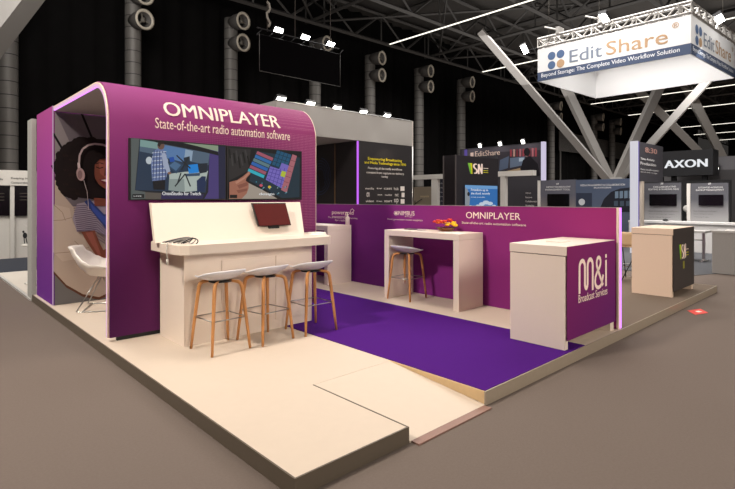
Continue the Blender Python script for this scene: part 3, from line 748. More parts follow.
# ------------------------------------------------------------------ M&i counter
mi_m = printed('mi_print', [(0, '#561860'), (.35, '#661b62'), (.75, '#7c2062'), (1, '#842666')], [(0, '#7c1d60'), (1, '#6c1f68')], dots=(60, .3, .3))
t = thing('display_counter', 'white display counter with magenta front and m&i lettering on the purple carpet', 'counter', (5.58, 2.7, PH))
CZ0 = PH + .009
bm = nb(); box(bm, 4.955, 6.2, 2.375, 2.995, .23, 1.07)
box(bm, 4.955, 5.025, 2.375, 2.995, CZ0, .23); ob('body', bm, white_lam, t)
bm = nb(); box(bm, 6.1, 6.2, 2.375, 2.995, CZ0 - .008, .23); ob('foot', bm, white_lam, t)
bm = nb(); box(bm, 4.95, 6.205, 2.362, 3.0, 1.078, 1.172, 0, .003); ob('tabletop', bm, white_lam, t)
bm = nb(); box(bm, 4.965, 6.195, 2.385, 2.985, 1.07, 1.078); ob('shadow_gap', bm, mat('gap_grey', (120, 108, 100), .7), t)
bm = nb(); box(bm, 4.975, 6.2, 2.356, 2.3615, .215, 1.168); ob('printed_front', bm, mi_m, t)
bm = nb()
mm = lambda x, y: Vector((5.21 + x, 2.353, .66 + y))
w = .046; T_ = .36
ribbon(bm, [(.035, 0), (.035, T_ - .09)] + arc2(.100, T_ - .09, .065, .07, 180, 0)[1:] + [(.165, .09)] + arc2(.1975, .09, .0325, .05, 180, 360)[1:] + [(.23, T_ - .09)] + arc2(.295, T_ - .09, .065, .07, 180, 0)[1:] + [(.36, 0)], w, mm)
ribbon(bm, [(.635, .02), (.50, .20), (.465, .26)] + arc2(.515, .29, .052, .055, 200, -20)[1:] + [(.54, .235), (.475, .185), (.432, .135)] + arc2(.515, .085, .092, .075, 160, 330, 14)[1:] + [(.615, .085), (.64, .14)], .042, lambda x, y: mm(x, y) + Vector((0, -.0006 * y, 0)))
ribbon(bm, [(.715, 0), (.715, .30)], w, mm); ribbon(bm, [(.715, .325), (.715, .365)], w, mm)
ob('logo', bm, letter_m, t, norm=False)
bm = nb(); words(bm, 'Broadcast Services', (5.22, 2.353, .565), (.74, 0, 0), (0, 0, .085), 0, .002)
ob('lettering', bm, letter_m, t, norm=False)
bm = nb(); prism(bm, [(5.36, 2.62, 1.173), (5.57, 2.60, 1.173), (5.59, 2.78, 1.173), (5.38, 2.80, 1.173)], (0, 0, .008)); ob('leaflet', bm, mat('cream_paper', (224, 210, 196), .6), label='cream leaflet lying on the m&i counter top', cat='leaflet')

# ------------------------------------------------------------------ second counter on the brown deck (black front with VSN)
t = thing('display_counter', 'pale wooden display counter with black VSN front at the right end of the platform', 'counter', (9.4, 2.8, PH))
tan_lam = mat('warm_white_laminate', (232, 208, 184), .5, noise=.02)
bm = nb(); box(bm, 8.87, 9.99, 2.52, 3.11, PH + .1, 1.08); box(bm, 8.87, 8.94, 2.52, 3.11, PH + .001, PH + .1); ob('body', bm, tan_lam, t)
bm = nb(); box(bm, 9.9, 9.99, 2.52, 3.11, PH + .001, PH + .1); ob('foot', bm, tan_lam, t)
bm = nb(); box(bm, 8.865, 9.995, 2.508, 3.115, 1.086, 1.185, 0, .003); ob('tabletop', bm, tan_lam, t)
bm = nb(); box(bm, 8.88, 9.98, 2.53, 3.1, 1.08, 1.086); ob('shadow_gap', bm, MATS['gap_grey'], t)
bm = nb(); box(bm, 8.89, 9.99, 2.50, 2.507, .2, 1.18); ob('printed_front', bm, mat('charcoal_print', (58, 52, 50), .6), t, label='charcoal black printed front')
def vsn_logo(t, fn, tail=True):
    bm = nb(); mats = [flat('#7ac043'), flat('#d8d51e'), letter_m]
    poly(bm, [fn(0, 1), fn(.13, 1), fn(.2, .35), fn(.2, 0), fn(.14, 0)], 0); poly(bm, [fn(.13, 1), fn(.24, 1), fn(.26, 0), fn(.2, 0)], 1)
    S_ = arc2(.42, .74, .09, .2, 50, 230, 8) + arc2(.42, .27, .09, .21, 90, -130, 8)
    ribbon(bm, S_, .1, fn, 2); ribbon(bm, [(.60, 0), (.60, .94)], .09, fn, 2); ribbon(bm, [(.60, .96), (.78, .04)], .09, lambda x, y: fn(x, y) + Vector((0, -.0005, 0)), 2); ribbon(bm, [(.78, .06), (.78, 1)], .09, fn, 2)
    if tail:
        for k, c in ((.2, 1), (.38, 1), (.6, 2)): ribbon(bm, [(.86, k), (1.15, k)], .05, fn, c)
    return ob('logo', bm, mats, t, norm=False)
vsn_logo(t, lambda x, y: Vector((9.15 + .44 * x, 2.497, .68 + .24 * y)))
bm = nb(); box(bm, 9.36, 9.44, 2.4965, 2.4995, .52, .64); ob('sticker', bm, flat('#8c8a3a'), t, label='small olive square sticker')

# red floor marker
bm = nb(); prism(bm, [(8.33, 2.07, .001), (8.62, 1.98, .001), (8.84, 2.13, .001), (8.56, 2.23, .001)], (0, 0, .003)); mk = ob('floor_sticker', bm, mat('red_floor_sticker', (226, 52, 34), .5), label='red floor sticker with white mark on the brown hall carpet', cat='floor sticker')
bm = nb(); prism(bm, [(8.53, 2.08, .0045), (8.62, 2.05, .0045), (8.67, 2.11, .0045), (8.58, 2.14, .0045)], (0, 0, .0006)); ob('mark', bm, flat('#f4e4da'), mk)

# ================================================================== NEIGHBOURING STANDS
# --- dark stand with white fabric header (behind the half wall)
NYP, DX0, DX1 = 10.0, 8.969, 11.15
dkm = mat('dark_stand_wall', (31, 27, 29), .55, noise=.08, scale=3)
t = thing('dark_stand', 'dark walled exhibition stand with yellow and white text under a white fabric header', 'exhibition stand', (10, 11.5, 0))
bm = nb(); box(bm, DX0, DX1, NYP, NYP + .08, 0, 3.2); ob('text_wall', bm, dkm, t)
bm = nb(); box(bm, DX0, DX0 + .08, NYP + .08, 14.2, 0, 3.2); ob('side_wall', bm, dkm, t)
bm = nb(); box(bm, DX0 - .012, DX0 + .035, NYP - .03, NYP - .001, 0, 3.19); ob('led_strip', bm, mat('violet_led', (188, 92, 235), emit=1.2), t, label='violet corner light strip')
bm = nb(); box(bm, DX0 - .02, DX0 - .001, 10.9, 10.93, 0, 3.19); ob('wood_edge', bm, mat('brown_edge', (96, 74, 50), .5), t)
inks = [flat('#e8d820'), flat('#d8d2cc'), flat('#a9a4a0'), flat('#2c282a')]
for s, x0, y0, x1, y1, h, c in (('Empowering Broadcasting', 368, 160.6, 402, 162.6, 3.6, 0), ('and Media Technology since 1990', 364.5, 164.2, 406, 166.6, 3.4, 0), ('Powering all the media workflows', 368, 169.6, 402, 171, 3.0, 1), ('content from capture to delivery', 366.5, 174, 404, 175.4, 3.0, 1), ('today', 381.5, 178.2, 388, 178.6, 2.8, 1)):
    bm = nb(); words_px(bm, s, 'Y', NYP, x0, y0, x1, y1, h, .004, 0, .006); ob('lettering', bm, inks[c], t, norm=False)
fn = lambda x, y: Vector(atY(x, y, NYP - .004))
for r, y in enumerate((188.5, 194.8, 201.2)):
    for k, (a, b, h) in enumerate(((365.5, 374, 2.2), (376.5, 382, 1.4), (384, 392, 2), (394, 398.5, 3), (400.5, 404.5, 4.5))):
        if r == 1 and k == 0: b = 369.5; h = 4.5
        if r == 2 and k == 3: h = 5
        a += (r * 1.1) % 2; yy = y + (a - 385) * .01; bm = nb()
        if k == 4: poly(bm, [fn(a, yy + h / 2), fn(b, yy + h / 2), fn(b, yy - h / 2), fn(a, yy - h / 2)], 0)
        else: words_px(bm, (('media', 'tv', 'cast', 'hub'), ('on', 'stream', 'radio', 'net'), ('video', 'live', 'start', 'up'))[r][k], 'Y', NYP, a, yy + h * .5, b, yy + h * .5, h, .004)
        ob('logo', bm, inks[1], t, norm=False)
bm = nb()
for j in range(5):
    for sgn in (0, 1):
        cy, cz = 11.6 + .5 * sgn, 2.3 - .32 * sgn; r = .2 + .07 * j
        ribbon(bm, arc2(cy, cz, r, r * 1.1, 30 + 17 * j, 200 + 25 * j, 14), .012, lambda a, b: Vector((DX0 - .004, a, b)))
ob('wall_pattern', bm, mat('faint_blue_lines', (50, 70, 110), .6), t, norm=False)
fabm = mat('white_fabric_header', (156, 153, 149), .8, noise=.03, scale=2, bump=.25, bscale=3)
hx0, hx1, hz0, hz1 = 6.449, 11.15, 3.205, 3.935
bm = nb()
def wav(a, b): return .02 * math.sin(a * 3.1) * math.sin(b * 2 + a) + .012 * math.sin(a * 7.3)
N = 40; row = []
for i in range(N + 1):
    x = hx0 + (hx1 - hx0) * i / N; row.append([bm.verts.new((x, NYP - .01 + (wav(x, z) if 0 < i < N and 0 < z < 1 else 0), hz0 + (hz1 - hz0) * z)) for z in (0, .3, .6, 1)])
for i in range(N):
    for j in range(3): bm.faces.new((row[i][j], row[i + 1][j], row[i + 1][j + 1], row[i][j + 1])).smooth = True
row = []
for i in range(N + 1):
    y = NYP - .01 + 5.4 * i / N; row.append([bm.verts.new((hx0, y, hz0 + (hz1 - hz0) * z)) for z in (0, 1)])
for i in range(N): bm.faces.new((row[i][0], row[i][1], row[i + 1][1], row[i + 1][0]))
box(bm, hx0, hx1, NYP + .06, 15.3, hz0, hz0 + .02); box(bm, hx1 - .02, hx1, NYP, 15.3, hz0, hz1); box(bm, hx0, hx1, 15.3, 15.38, hz0, hz1)
ob('fabric_header', bm, fabm, t)
bm = nb(); bar(bm, (hx1 + .01, NYP - .01, hz0), (hx1 + .01, NYP - .01, hz1), .04); ob('corner_post', bm, mat('pale_post', (200, 196, 188), .5), t)
bm = nb(); tube(bm, [(hx1 + .06, NYP + .05, 0), (hx1 + .06, NYP + .05, 3.2)], .035, 8); ob('corner_post', bm, steel, t)
bm = nb(); tube(bm, [(hx0, 14, .013), (hx0, 14, 3.2)], .05, 8); ob('corner_post', bm, steel, t)
def cable_hang(bm, p, top): tube(bm, [p, (p[0], p[1], top)], .012, 5)
# lamps along the header
def floodlight(loc, label, group, aim=(0, -.55, -.85), s=1.0, stem=.12, glow=lamp_glow, arm=None):
    t = thing('floodlight', label, 'lamp', loc, 0, group); x, y, z = loc
    a = Vector(aim).normalized(); q = Vector((0, 0, -1)).rotation_difference(a); c = Vector((x, y, z + stem))
    bm = nb(); tmp = nb(); box(tmp, -.14 * s, .14 * s, -.08 * s, .08 * s, -.02 * s, .05 * s)
    for v in tmp.verts: v.co = c + q @ v.co
    merge(bm, tmp); ob('housing', bm, dark_metal, t)
    bm = nb(); tmp = nb(); box(tmp, -.12 * s, .12 * s, -.065 * s, .065 * s, -.03 * s, -.021 * s)
    for v in tmp.verts: v.co = c + q @ v.co
    merge(bm, tmp); ob('lens', bm, glow, t)
    bm = nb(); tube(bm, ([arm] if arm else []) + [(x, y, z), (x, y, z + stem)], .015 * s, 6); ob('bracket', bm, dark_metal, t)
    return t
for px, w in ((282, 'at the left corner'), (311.5, 'second from the left'), (338, 'in the middle'), (364.5, 'second from the right'), (388, 'nearest the right end')):
    p = atY(px, 104, NYP - .03); floodlight((p.x, NYP + .03, hz1), 'small white floodlight on top of the white fabric header, ' + w, 'floodlights on the fabric header', (0, -.6, -.8), .95, .06)
bm = nb()
pts = []
for i in range(60):
    x = hx0 + (hx1 - hx0) * i / 59; pts.append((x, NYP + .1, hz1 + .03 + .03 * abs(math.sin(i * .55)) - .02))
tube(bm, pts, .02, 5); ob('power_cable', bm, black, t)
bm = nb(); tube(bm, [(hx0, NYP, hz1), (hx1, NYP, hz1)], .02, 6); ob('header_rail', bm, steel, t)

# --- hanging black panel with three lamps
hy = 11.0
t = thing('hanging_banner', 'black rectangular panel hanging from the roof above the arched booth', 'hanging sign', (7.9, hy, 4.84))
bm = nb(); prism(bm, [(6.62, hy, 4.842), (9.21, hy, 4.842), (9.21, hy, 5.745), (6.62, hy, 5.745)], (0, .06, 0)); ob('panel', bm, mat('black_banner', (6, 5, 6), .95, noise=.1, spec=.02), t)
bm = nb()
for a, b in (((6.61, 4.832), (9.22, 4.832)), ((6.61, 4.832), (6.61, 5.755)), ((9.22, 4.832), (9.22, 5.755))): tube(bm, [(a[0], hy - .004, a[1]), (b[0], hy - .004, b[1])], .009, 5)
ob('frame', bm, mat('dull_frame', (64, 62, 60), .5), t)
bm = nb(); tube(bm, [(6.6, hy + .1, 5.76), (9.25, hy + .1, 5.76)], .03, 8); tube(bm, [(6.6, hy + .1, 5.93), (9.25, hy + .1, 5.93)], .02, 8)
for i in range(9): tube(bm, [(6.6 + i * .331, hy + .1, 5.76), (6.6 + i * .331 + .165, hy + .1, 5.93)], .012, 5)
ob('truss', bm, dark_metal, t)
for x in (6.9, 7.75, 8.95):
    bm = nb(); cable_hang(bm, (x, hy + .1, 5.9), 11.2); ob('suspension_cable', bm, mat('chain_grey', (96, 92, 86), .5, .5), t)
bm = nb()
pts = [(6.9 + .05 * math.sin(i * 1.3), hy + .05, 6.0 + i * .08 + .03 * math.sin(i * 2)) for i in range(9)] ; tube(bm, pts, .03, 6); ob('chain_hoist', bm, mat('hoist_grey', (140, 134, 124), .5), t)
for px, w in ((286, 'left'), (313, 'middle'), (338.5, 'right')):
    p = atY(px, 40, hy - .25); floodlight((p.x, hy + .1, 5.93), w + ' bright floodlight above the hanging black panel', 'floodlights above the hanging panel', (-.1, -.8, -.7), .95, .08, mat('bright_lamp', (255, 252, 244), emit=30))

# --- left background stand
LY = 17.0
t = thing('exhibition_booth', 'white exhibition booth wall with two black screens at the far left', 'exhibition stand', (2.2, LY + .2, 0))
wp = mat('booth_white', (206, 202, 194), .6)
a, b = atY(-60, 172, LY), atY(33, 174, LY)
bm = nb(); box(bm, a.x, b.x + .6, LY, LY + .15, 0, 2.42); ob('wall_panel', bm, wp, t)
bm = nb(); box(bm, a.x, b.x + .6, LY - .12, LY - .001, 2.02, 2.44); ob('fascia', bm, wp, t)
bm = nb(); words_px(bm, 'Keeping industries', 'Y', LY - .12, 11, 179.6, 40, 180, 2.6, .005, 0, .01); ob('lettering', bm, flat('#3c3a38'), t, norm=False); bm = nb(); words_px(bm, 'Comparable', 'Y', LY - .12, 11, 184, 28, 184.2, 2.4, .005, 0, .01); ob('lettering', bm, flat('#3c3a38'), t, norm=False); bm = nb(); words_px(bm, 'media', 'Y', LY - .12, -5, 180, 3, 180, 2.2, .005, 0, .01)
ob('lettering', bm, flat('#3c3a38'), t, norm=False)
for x0, x1, w in ((-11, 9.3, 'left'), (14.3, 34, 'right')):
    p, q = atY(x0, 186, LY), atY(x1, 215.5, LY); s = thing('wall_screen', 'black screen in the far left booth wall, ' + w + ' one', 'television', ((p.x + q.x) / 2, LY - .06, q.z), 0, 'black screens of the far left booth')
    bm = nb(); box(bm, p.x, q.x, LY - .05, LY - .001, q.z, p.z); ob('housing', bm, glossblack, s)
    bm = nb(); words_px(bm, 'lorem', 'Y', LY - .05, x0 + 4, 193, x1 - 4, 193, 1.0, .004); bm.clear()
    for k in range(3): box(bm, p.x + .12, q.x - .12, LY - .054, LY - .0505, p.z - .22 - .09 * k, p.z - .19 - .09 * k)
    ob('picture', bm, flat('#3a3430'), s)
bm = nb(); p, q = atY(9.6, 187, LY), atY(13.8, 187, LY); box(bm, p.x, q.x, LY - .1, LY - .001, 0, 2.02); ob('pillar', bm, wp, t)
bm = nb()
PB = Picture(lambda x, y, o: Vector(atY(x, y, LY - .003)) - Vector((0, o, 0)))
PB.e(flat('#2a2a2c'), 25, 235.5, 2.3, 3.0, 10); PB.e(flat('#2a2a2c'), 23.4, 231.8, 1.2, 1.3, 8); PB.line(flat('#2a2a2c'), [(24, 238), (24.6, 243.5)], 1); PB.line(flat('#2a2a2c'), [(26, 238), (27.6, 246)], 1); PB.p(flat('#d9d5ce'), [(22, 223), (33, 232), (33, 229)])
ob('wall_graphic', PB.bm, PB.mats, t, norm=False)
bm = nb(); prism(bm, [(1.65, 9.75, .001), (6.2, 9.75, .001), (6.2, 13.6, .001), (1.65, 13.6, .001)], (0, 0, .03))
# white floor with metal edge of the next stand on the left
fl = ob('stand_floor', bm, mat('white_stand_floor', (212, 204, 192), .5), label='white low stand floor behind the grey partition at the left', cat='platform')
bm = nb(); prism(bm, [(1.64, 9.72, .001), (1.64, 13.6, .001), (1.60, 13.6, .001), (1.60, 9.72, .001)], (0, 0, .036)); ob('edge_rail', bm, mat('pale_edge', (196, 194, 190), .4), fl)
bm = nb(); box(bm, -6, 8.9, 13.7, 16.85, .001, .012); ob('carpet', bm, mat('navy_carpet', (44, 48, 58), .95, noise=.15), label='dark navy carpet strip before the far left white booth', cat='carpet')
p = atZ(21, 284, .04); tb = thing('pedestal_table', 'white pedestal table foot beside the grey partition', 'table', (p.x + .35, p.y, .034))
bm = nb(); lathe(bm, [(.3, 0), (.28, .02), (.06, .05), (.035, .12), (.03, .7), (.06, .72)], (p.x + .35, p.y, .034), 20); ob('base', bm, wp, tb)
bm = nb(); lathe(bm, [(.34, .72), (.34, .745)], (p.x + .35, p.y, .034), 24); ob('tabletop', bm, wp, tb)

# --- tower with the VSN logo
TY = 10.0
tx0, tx1, tz = 13.26, 15.73, 3.075
towm = mat('tower_dark', (31, 26, 30), .5, noise=.05)
t = thing('display_tower', 'black square tower with green and yellow VSN logo', 'display tower', ((tx0 + tx1) / 2, TY + 1, 0))
bm = nb(); TD = atX(443.2, 156, tx0).y - TY
box(bm, tx0, tx1, TY, TY + TD, 0, tz); ob('body', bm, towm, t)
bm = nb(); box(bm, tx0 - .02, tx0, TY - .02, TY + .02, 0, tz); box(bm, tx0 - .02, tx0, TY + TD - .04, TY + TD, 0, tz); ob('corner_trim', bm, mat('grey_trim', (90, 84, 84), .5), t)
L0, L1 = atY(467.6, 173.5, TY), atY(482.5, 164, TY)
vsn_logo(t, lambda x, y: Vector((L0.x + (L1.x - L0.x) * x / .82, TY - .004, L0.z + (L1.z - L0.z) * y)))
a, b = atY(464.5, 184.7, TY), atY(498, 206, TY)
s = thing('wall_screen', 'bright blue screen on the black tower showing sky and white text', 'television', ((a.x + b.x) / 2, TY - .05, b.z))
bm = nb(); box(bm, a.x, b.x - .03, TY - .05, TY - .001, b.z - .2, a.z); ob('housing', bm, black, s)
P = Picture(lambda x, y, o: Vector(atY(x, y, TY - .051)) - Vector((0, o, 0)))
E1 = lambda c: flat(c, .8)
P.p(E1('#2f6fb4'), [(465, 185), (497.4, 186), (497.4, 208), (465, 208)]); P.p(E1('#6fa2d6'), [(465, 185), (497.4, 186), (497.4, 189), (465, 189)])
for x, y, r in ((482, 204, 3), (486, 202.5, 3.4), (490, 203.5, 3), (478, 206, 2.5), (470, 207, 3), (494, 206, 2)): P.e(E1('#c8d6e6'), x, y, r, r * .6, 10)
P.p(E1('#8d949c'), [(465, 187), (468, 190), (470, 198), (469, 208), (465, 208)]); P.e(E1('#1a1c20'), 468.5, 194, 1.3, 2.2, 8)
ob('display', P.bm, P.mats, s, norm=False)
for s_, x0, y0, x1, y1, h, bo in (('Freedom up in', 471, 191.6, 488, 192.2, 3, .014), ('the cloud, securely', 471, 195, 490, 195.6, 2.8, .014), ('remote production', 471, 198, 485, 198.4, 1.5, 0)):
    bm = nb(); words_px(bm, s_, 'Y', TY - .05, x0, y0, x1, y1, h, .006, 0, bo); ob('caption', bm, E1('#f4f6fa'), s, norm=False)

# --- white open frame with posters behind the tower
FX = 17.6
t = thing('shelf_frame', 'white open frame structure with posters behind the black tower', 'frame', (FX, 13, 0))
wf = mat('white_frame', (214, 210, 204), .5)
a, b = atX(413, 175, FX), atX(533, 175, FX)
zt_ = atX(470, 172.8, FX).z; zl = atX(470, 177.6, FX).z
bm = nb(); box(bm, FX, FX + .25, b.y, a.y, zl, zt_); ob('top_beam', bm, wf, t)
for x0, x1 in ((431, 437), (500, 505)):
    p, q = atX(x0, 180, FX), atX(x1, 180, FX); bm = nb(); box(bm, FX + .02, FX + .2, q.y, p.y, 0, zl); ob('post', bm, wf, t)
p, q = atX(413.5, 187, FX + .5), atX(431.5, 187, FX + .5); bm = nb(); box(bm, FX + .5, FX + .55, q.y, p.y, 0, p.z); ob('poster', bm, mat('beige_poster', (150, 138, 120), .7), t, label='beige poster')
bm = nb(); words_px(bm, 'ooyala', 'X', FX + .5, 420, 198, 429, 199, 3, .01, 0, .01); ob('lettering', bm, flat('#d8c49c'), t, norm=False)
for tw in ([(414, 205), (418, 201.5), (422, 199)], [(415, 203.5), (415, 200.5)]):
    bm = nb(); tube(bm, [atX(x, y, FX + .42) for x, y in tw], .02, 5); ob('plant_twig', bm, black, t)
p, q = atX(436.5, 179, FX + .3), atX(446, 179, FX + .3); bm = nb(); box(bm, FX + .3, FX + .34, q.y, p.y, 0, p.z); ob('poster', bm, mat('navy_poster', (44, 46, 62), .6), t, label='dark blue poster')
for k in range(5):
    bm = nb(); words_px(bm, 'media', 'X', FX + .3, 438.5, 184 + k * 4.4, 442.5, 184 + k * 4.4, 1.5, .01); ob('lettering', bm, flat('#c8c8cc'), t, norm=False)

# --- wall of the stand with the large editor picture
EX = 20.0
e0, e1 = atX(460, 149, EX), atX(541.4, 142.4, EX)
t = thing('display_wall', 'tall dark display wall with editing desk picture and glowing white right edge', 'display wall', (EX + .1, (e0.y + e1.y) / 2, 0))
bm = nb(); box(bm, EX, EX + .2, e1.y, e0.y, 0, 4.045); ob('panel', bm, mat('wall_charcoal', (50, 48, 54), .6), t)
P = Picture(lambda x, y, o: Vector(atX(x, y, EX - .004)) - Vector((o, 0, 0)))
P.p(flat('#4a464e'), [(462, 150), (541, 143.5), (541, 152), (462, 156)])
P.p(flat('#332f36'), [(498, 152), (541, 150), (541, 176), (498, 176)])
for i in range(9): P.line(flat(('#8a3a44', '#b08a80', '#6a2a34', '#a06068')[i % 4]), [(511 + i * 3.1, 149.5 - i * .2), (511 + i * 3.1, 156.5)], 2.0)
P.p(flat('#4e5a70'), [(500, 160), (509, 156), (508, 168), (499, 171)]); P.p(flat('#5c6a80'), [(510, 158), (525, 156.5), (524, 165), (510, 168)]); P.p(flat('#9fb0c0'), [(519, 158), (524, 157.6), (523.6, 161), (519, 161.6)])
P.e(flat('#141216'), 527, 152, 3.2, 4.2, 12); P.p(flat('#16141a'), [(519, 176), (523, 160), (530, 156), (538, 164), (540, 176)]); P.p(flat('#a08868'), [(498, 173), (520, 168), (521, 171), (500, 176)])
ob('picture', P.bm, P.mats, t, norm=False)
bm = nb(); words_px(bm, 'EditShare', 'X', EX, 475, 156.6, 500, 154.8, 5.2, .03, 0, .012); ob('lettering', bm, flat('#c6b0a4'), t, norm=False)
for k in range(4):
    bm = nb(); words_px(bm, ('Open', 'Secure', 'Collaborate', 'Scalable')[k], 'X', EX, 525.5, 194 + k * 4.1, (531, 532, 537, 534)[k], 194 + k * 4.1, 1.7, .03, 0, .01); ob('lettering', bm, flat('#d6d0cc'), t, norm=False)
bm = nb(); poly(bm, [Vector(atX(x, y, EX - .03)) for x, y in ((470.5, 157.3), (473.5, 157), (473.5, 152.5), (470.5, 152.8))]); ob('logo', bm, flat('#c6b0a4'), t, norm=False)
p = atX(544.6, 150, EX); bm = nb(); box(bm, EX - .06, EX + .14, p.y, e1.y - .01, 0, 4.06); ob('led_edge', bm, mat('lilac_white_edge', (222, 214, 240), emit=.8), t, label='glowing lilac white edge')
bm = nb(); p0 = atX(467.5, 150, EX); box(bm, EX - .03, EX + .1, p0.y + .01, p0.y + .16, 3.2, 4.0); ob('led_edge', bm, mat('violet_edge', (112, 90, 190), emit=.5), t, label='dim violet edge at the left')
for px, w in ((478, 'left'), (498, 'middle'), (521, 'right')):
    p = atX(px, 147, EX - .1); floodlight((EX + .1, p.y, 4.046), w + ' small lamp on top of the dark editor picture wall', 'lamps on the editor picture wall', (-.9, 0, -.4), 1.2, .05, mat('soft_lamp', (255, 250, 240), emit=6))

# --- grey panel with screen and the blue wall (behind the M&i counter)
def panel_stand(px0, px1, pyt, X, label, top_col, bot_col, screen_box, txt, group=None, edge=False):
    a, b = atX(px0, pyt, X), atX(px1, pyt, X)
    t = thing('display_board', label, 'display panel', (X + .05, (a.y + b.y) / 2, 0), 0, group)
    m = printed('panel_' + label[:14].replace(' ', '_') + str(px0), [(0, bot_col), (.35, bot_col), (.75, top_col), (1, top_col)])
    bm = nb(); box(bm, X, X + .1, b.y, a.y, .0115, a.z); ob('board', bm, m, t)
    if edge:
        bm = nb(); box(bm, X - .05, X + .12, a.y, a.y + .1, .0115, a.z); ob('post', bm, wf, t, label='white post')
    if screen_box:
        x0, y0, x1, y1 = screen_box; p, q = atX(x0, y0, X), atX(x1, y1, X); bm = nb(); box(bm, X - .06, X - .001, q.y, p.y, q.z, p.z); ob('screen', bm, glossblack, t)
    for s, x0, y0, x1, y1, h in txt:
        bm = nb(); words_px(bm, s, 'X', X, x0, y0, x1, y1, h, .006, 0, .008); ob('lettering', bm, flat('#d6d4d2'), t, norm=False)
    return t
panel_stand(540.5, 575.5, 180.5, 18.6, 'grey display panel with black screen left of the blue wall', '#5a5a64', '#8d8078', (548, 194, 569.5, 206.3), (('NEWS WORKFLOW', 546.5, 188, 570.5, 187.6, 1.7), ('MANAGEMENT TOOL', 545.5, 190.6, 570, 190.2, 1.7), ('#', 556, 184.8, 559, 184.8, 1.8)), edge=True)
t = panel_stand(575.8, 634, 180, 18.6, 'wide slate blue wall with dark arch picture behind the half wall end', '#4a5468', '#4e5666', None, (('MEDIA MANAGEMENT & COLLABORATION', 580.5, 186.3, 625, 184.6, 1.8), ('PLATFORM', 594, 188.6, 611, 188.2, 1.5)))
P = Picture(lambda x, y, o: Vector(atX(x, y, 18.594)) - Vector((o, 0, 0)))
P.p(flat('#1d1f28'), [(600, 208), (604, 199), (611, 192), (620, 188.5), (633.5, 187), (633.5, 212), (600, 212)])
for i in range(4): P.p(flat('#66788a'), [(615 + i * 4.6, 191.5 - i * .3), (618.4 + i * 4.6, 191.2 - i * .3), (618.4 + i * 4.6, 198), (615 + i * 4.6, 198.4)])
for i in range(3): P.p(flat('#3e4a58'), [(614 + i * 6, 201), (618 + i * 6, 200.8), (618 + i * 6, 206), (614 + i * 6, 206)])
P.p(flat('#2e3444'), [(576.2, 193), (592, 193), (592, 212), (576.2, 212)]); P.e(flat('#b8bcc0'), 581.8, 202, 3.2, 3.3, 18)
ob('wall_graphic', P.bm, P.mats, t, norm=False)

# --- banner tower with white glowing edge
BYp = atD(638, 200, 15.2).y
a, b = atY(638.3, 141.5, BYp), atY(663, 146, BYp); zlo = atY(638.3, 181, BYp).z
t = thing('banner_tower', 'white edged tower carrying a dark vertical banner in front of the AXON sign', 'banner', (a.x, BYp, 0))
bm = nb(); box(bm, a.x, b.x, BYp, BYp + .1, zlo, a.z); ob('banner', bm, mat('banner_dark', (58, 56, 62), .6), t)
p = atD(631, 141, 15.2); L = .05
bm = nb(); c0 = atY(630.8, 150, BYp + .3); box(bm, a.x - .05, a.x - .001, BYp, BYp + .22, .0115, a.z + .02); ob('led_edge', bm, mat('white_edge_glow', (228, 226, 236), emit=.75), t, label='glowing white edge column')
bm = nb(); box(bm, a.x - .004, a.x + .02, BYp - .02, BYp - .001, .0115, a.z); ob('led_edge', bm, mat('violet_edge2', (120, 96, 200), emit=.6), t, label='thin violet light line')
c1, c2 = atY(641.6, 200, BYp), atY(644.2, 200, BYp); bm = nb(); box(bm, c1.x, c2.x, BYp, BYp + .06, .0115, zlo); ob('post', bm, mat('tan_post', (190, 176, 160), .5), t, label='thin tan post')
for s_, x0, y0, x1, y1, h, c, bo in (('8:30', 645.2, 152.2, 657, 154.0, 5.2, '#b48a80', .02), ('Time Activity', 640.5, 160.2, 654.5, 161.2, 3, '#dcdad8', .01), ('Production', 640.5, 164.6, 656, 166, 3, '#dcdad8', .01),
                              ('Media workflow solution', 640.5, 169.8, 659, 171.6, 1.6, '#dcdad8', 0), ('cloud and storage', 640.5, 172.6, 657, 174.6, 1.6, '#dcdad8', 0)):
    bm = nb(); words_px(bm, s_, 'Y', BYp, x0, y0, x1, y1, h, .006, 0, bo); ob('lettering', bm, flat(c), t, norm=False)

# --- AXON stand
AXX = 27.0
a, b = atX(662, 151, AXX), atX(713, 150, AXX); z1_, z0_ = atX(690, 150.2, AXX).z, atX(690, 175.5, AXX).z
t = thing('overhead_sign', 'black box sign with white AXON lettering above the far stands', 'sign', (AXX + .4, (a.y + b.y) / 2, 0))
bm = nb(); box(bm, AXX, AXX + 1.0, b.y, a.y, z0_, z1_); ob('box', bm, mat('axon_black', (32, 32, 36), .5), t)
bm = nb(); words_px(bm, 'AXON', 'X', AXX, 664.2, 168.3, 707.8, 166.2, 7.6, .01, 0, .045, 1.05); ob('lettering', bm, mat('white_backlit', (240, 242, 246), emit=.9), t, label='white backlit letters', norm=False)
bm = nb(); box(bm, AXX + .3, AXX + .5, b.y + .3, b.y + .5, 0, z0_); box(bm, AXX + .3, AXX + .5, a.y - .5, a.y - .3, 0, z0_); ob('post', bm, dark_metal, t)
a2, b2_ = atX(664, 176, AXX + 1.5), atX(760, 176, AXX + 1.5)
bm = nb(); box(bm, AXX + 1.5, AXX + 1.7, b2_.y, a2.y, 0, atX(690, 171, AXX + 1.5).z); ob('display_wall', bm, mat('mid_grey_wall', (104, 102, 104), .7), label='mid grey back wall under the AXON sign', cat='display wall')
p, q = atX(713, 157, 29.5), atX(760, 157, 29.5); bm = nb(); box(bm, 29.5, 29.7, q.y, p.y, 0, p.z); ob('display_wall', bm, mat('pale_grey_wall', (128, 126, 130), .7), label='pale grey wall at the right edge beyond the AXON sign', cat='display wall')
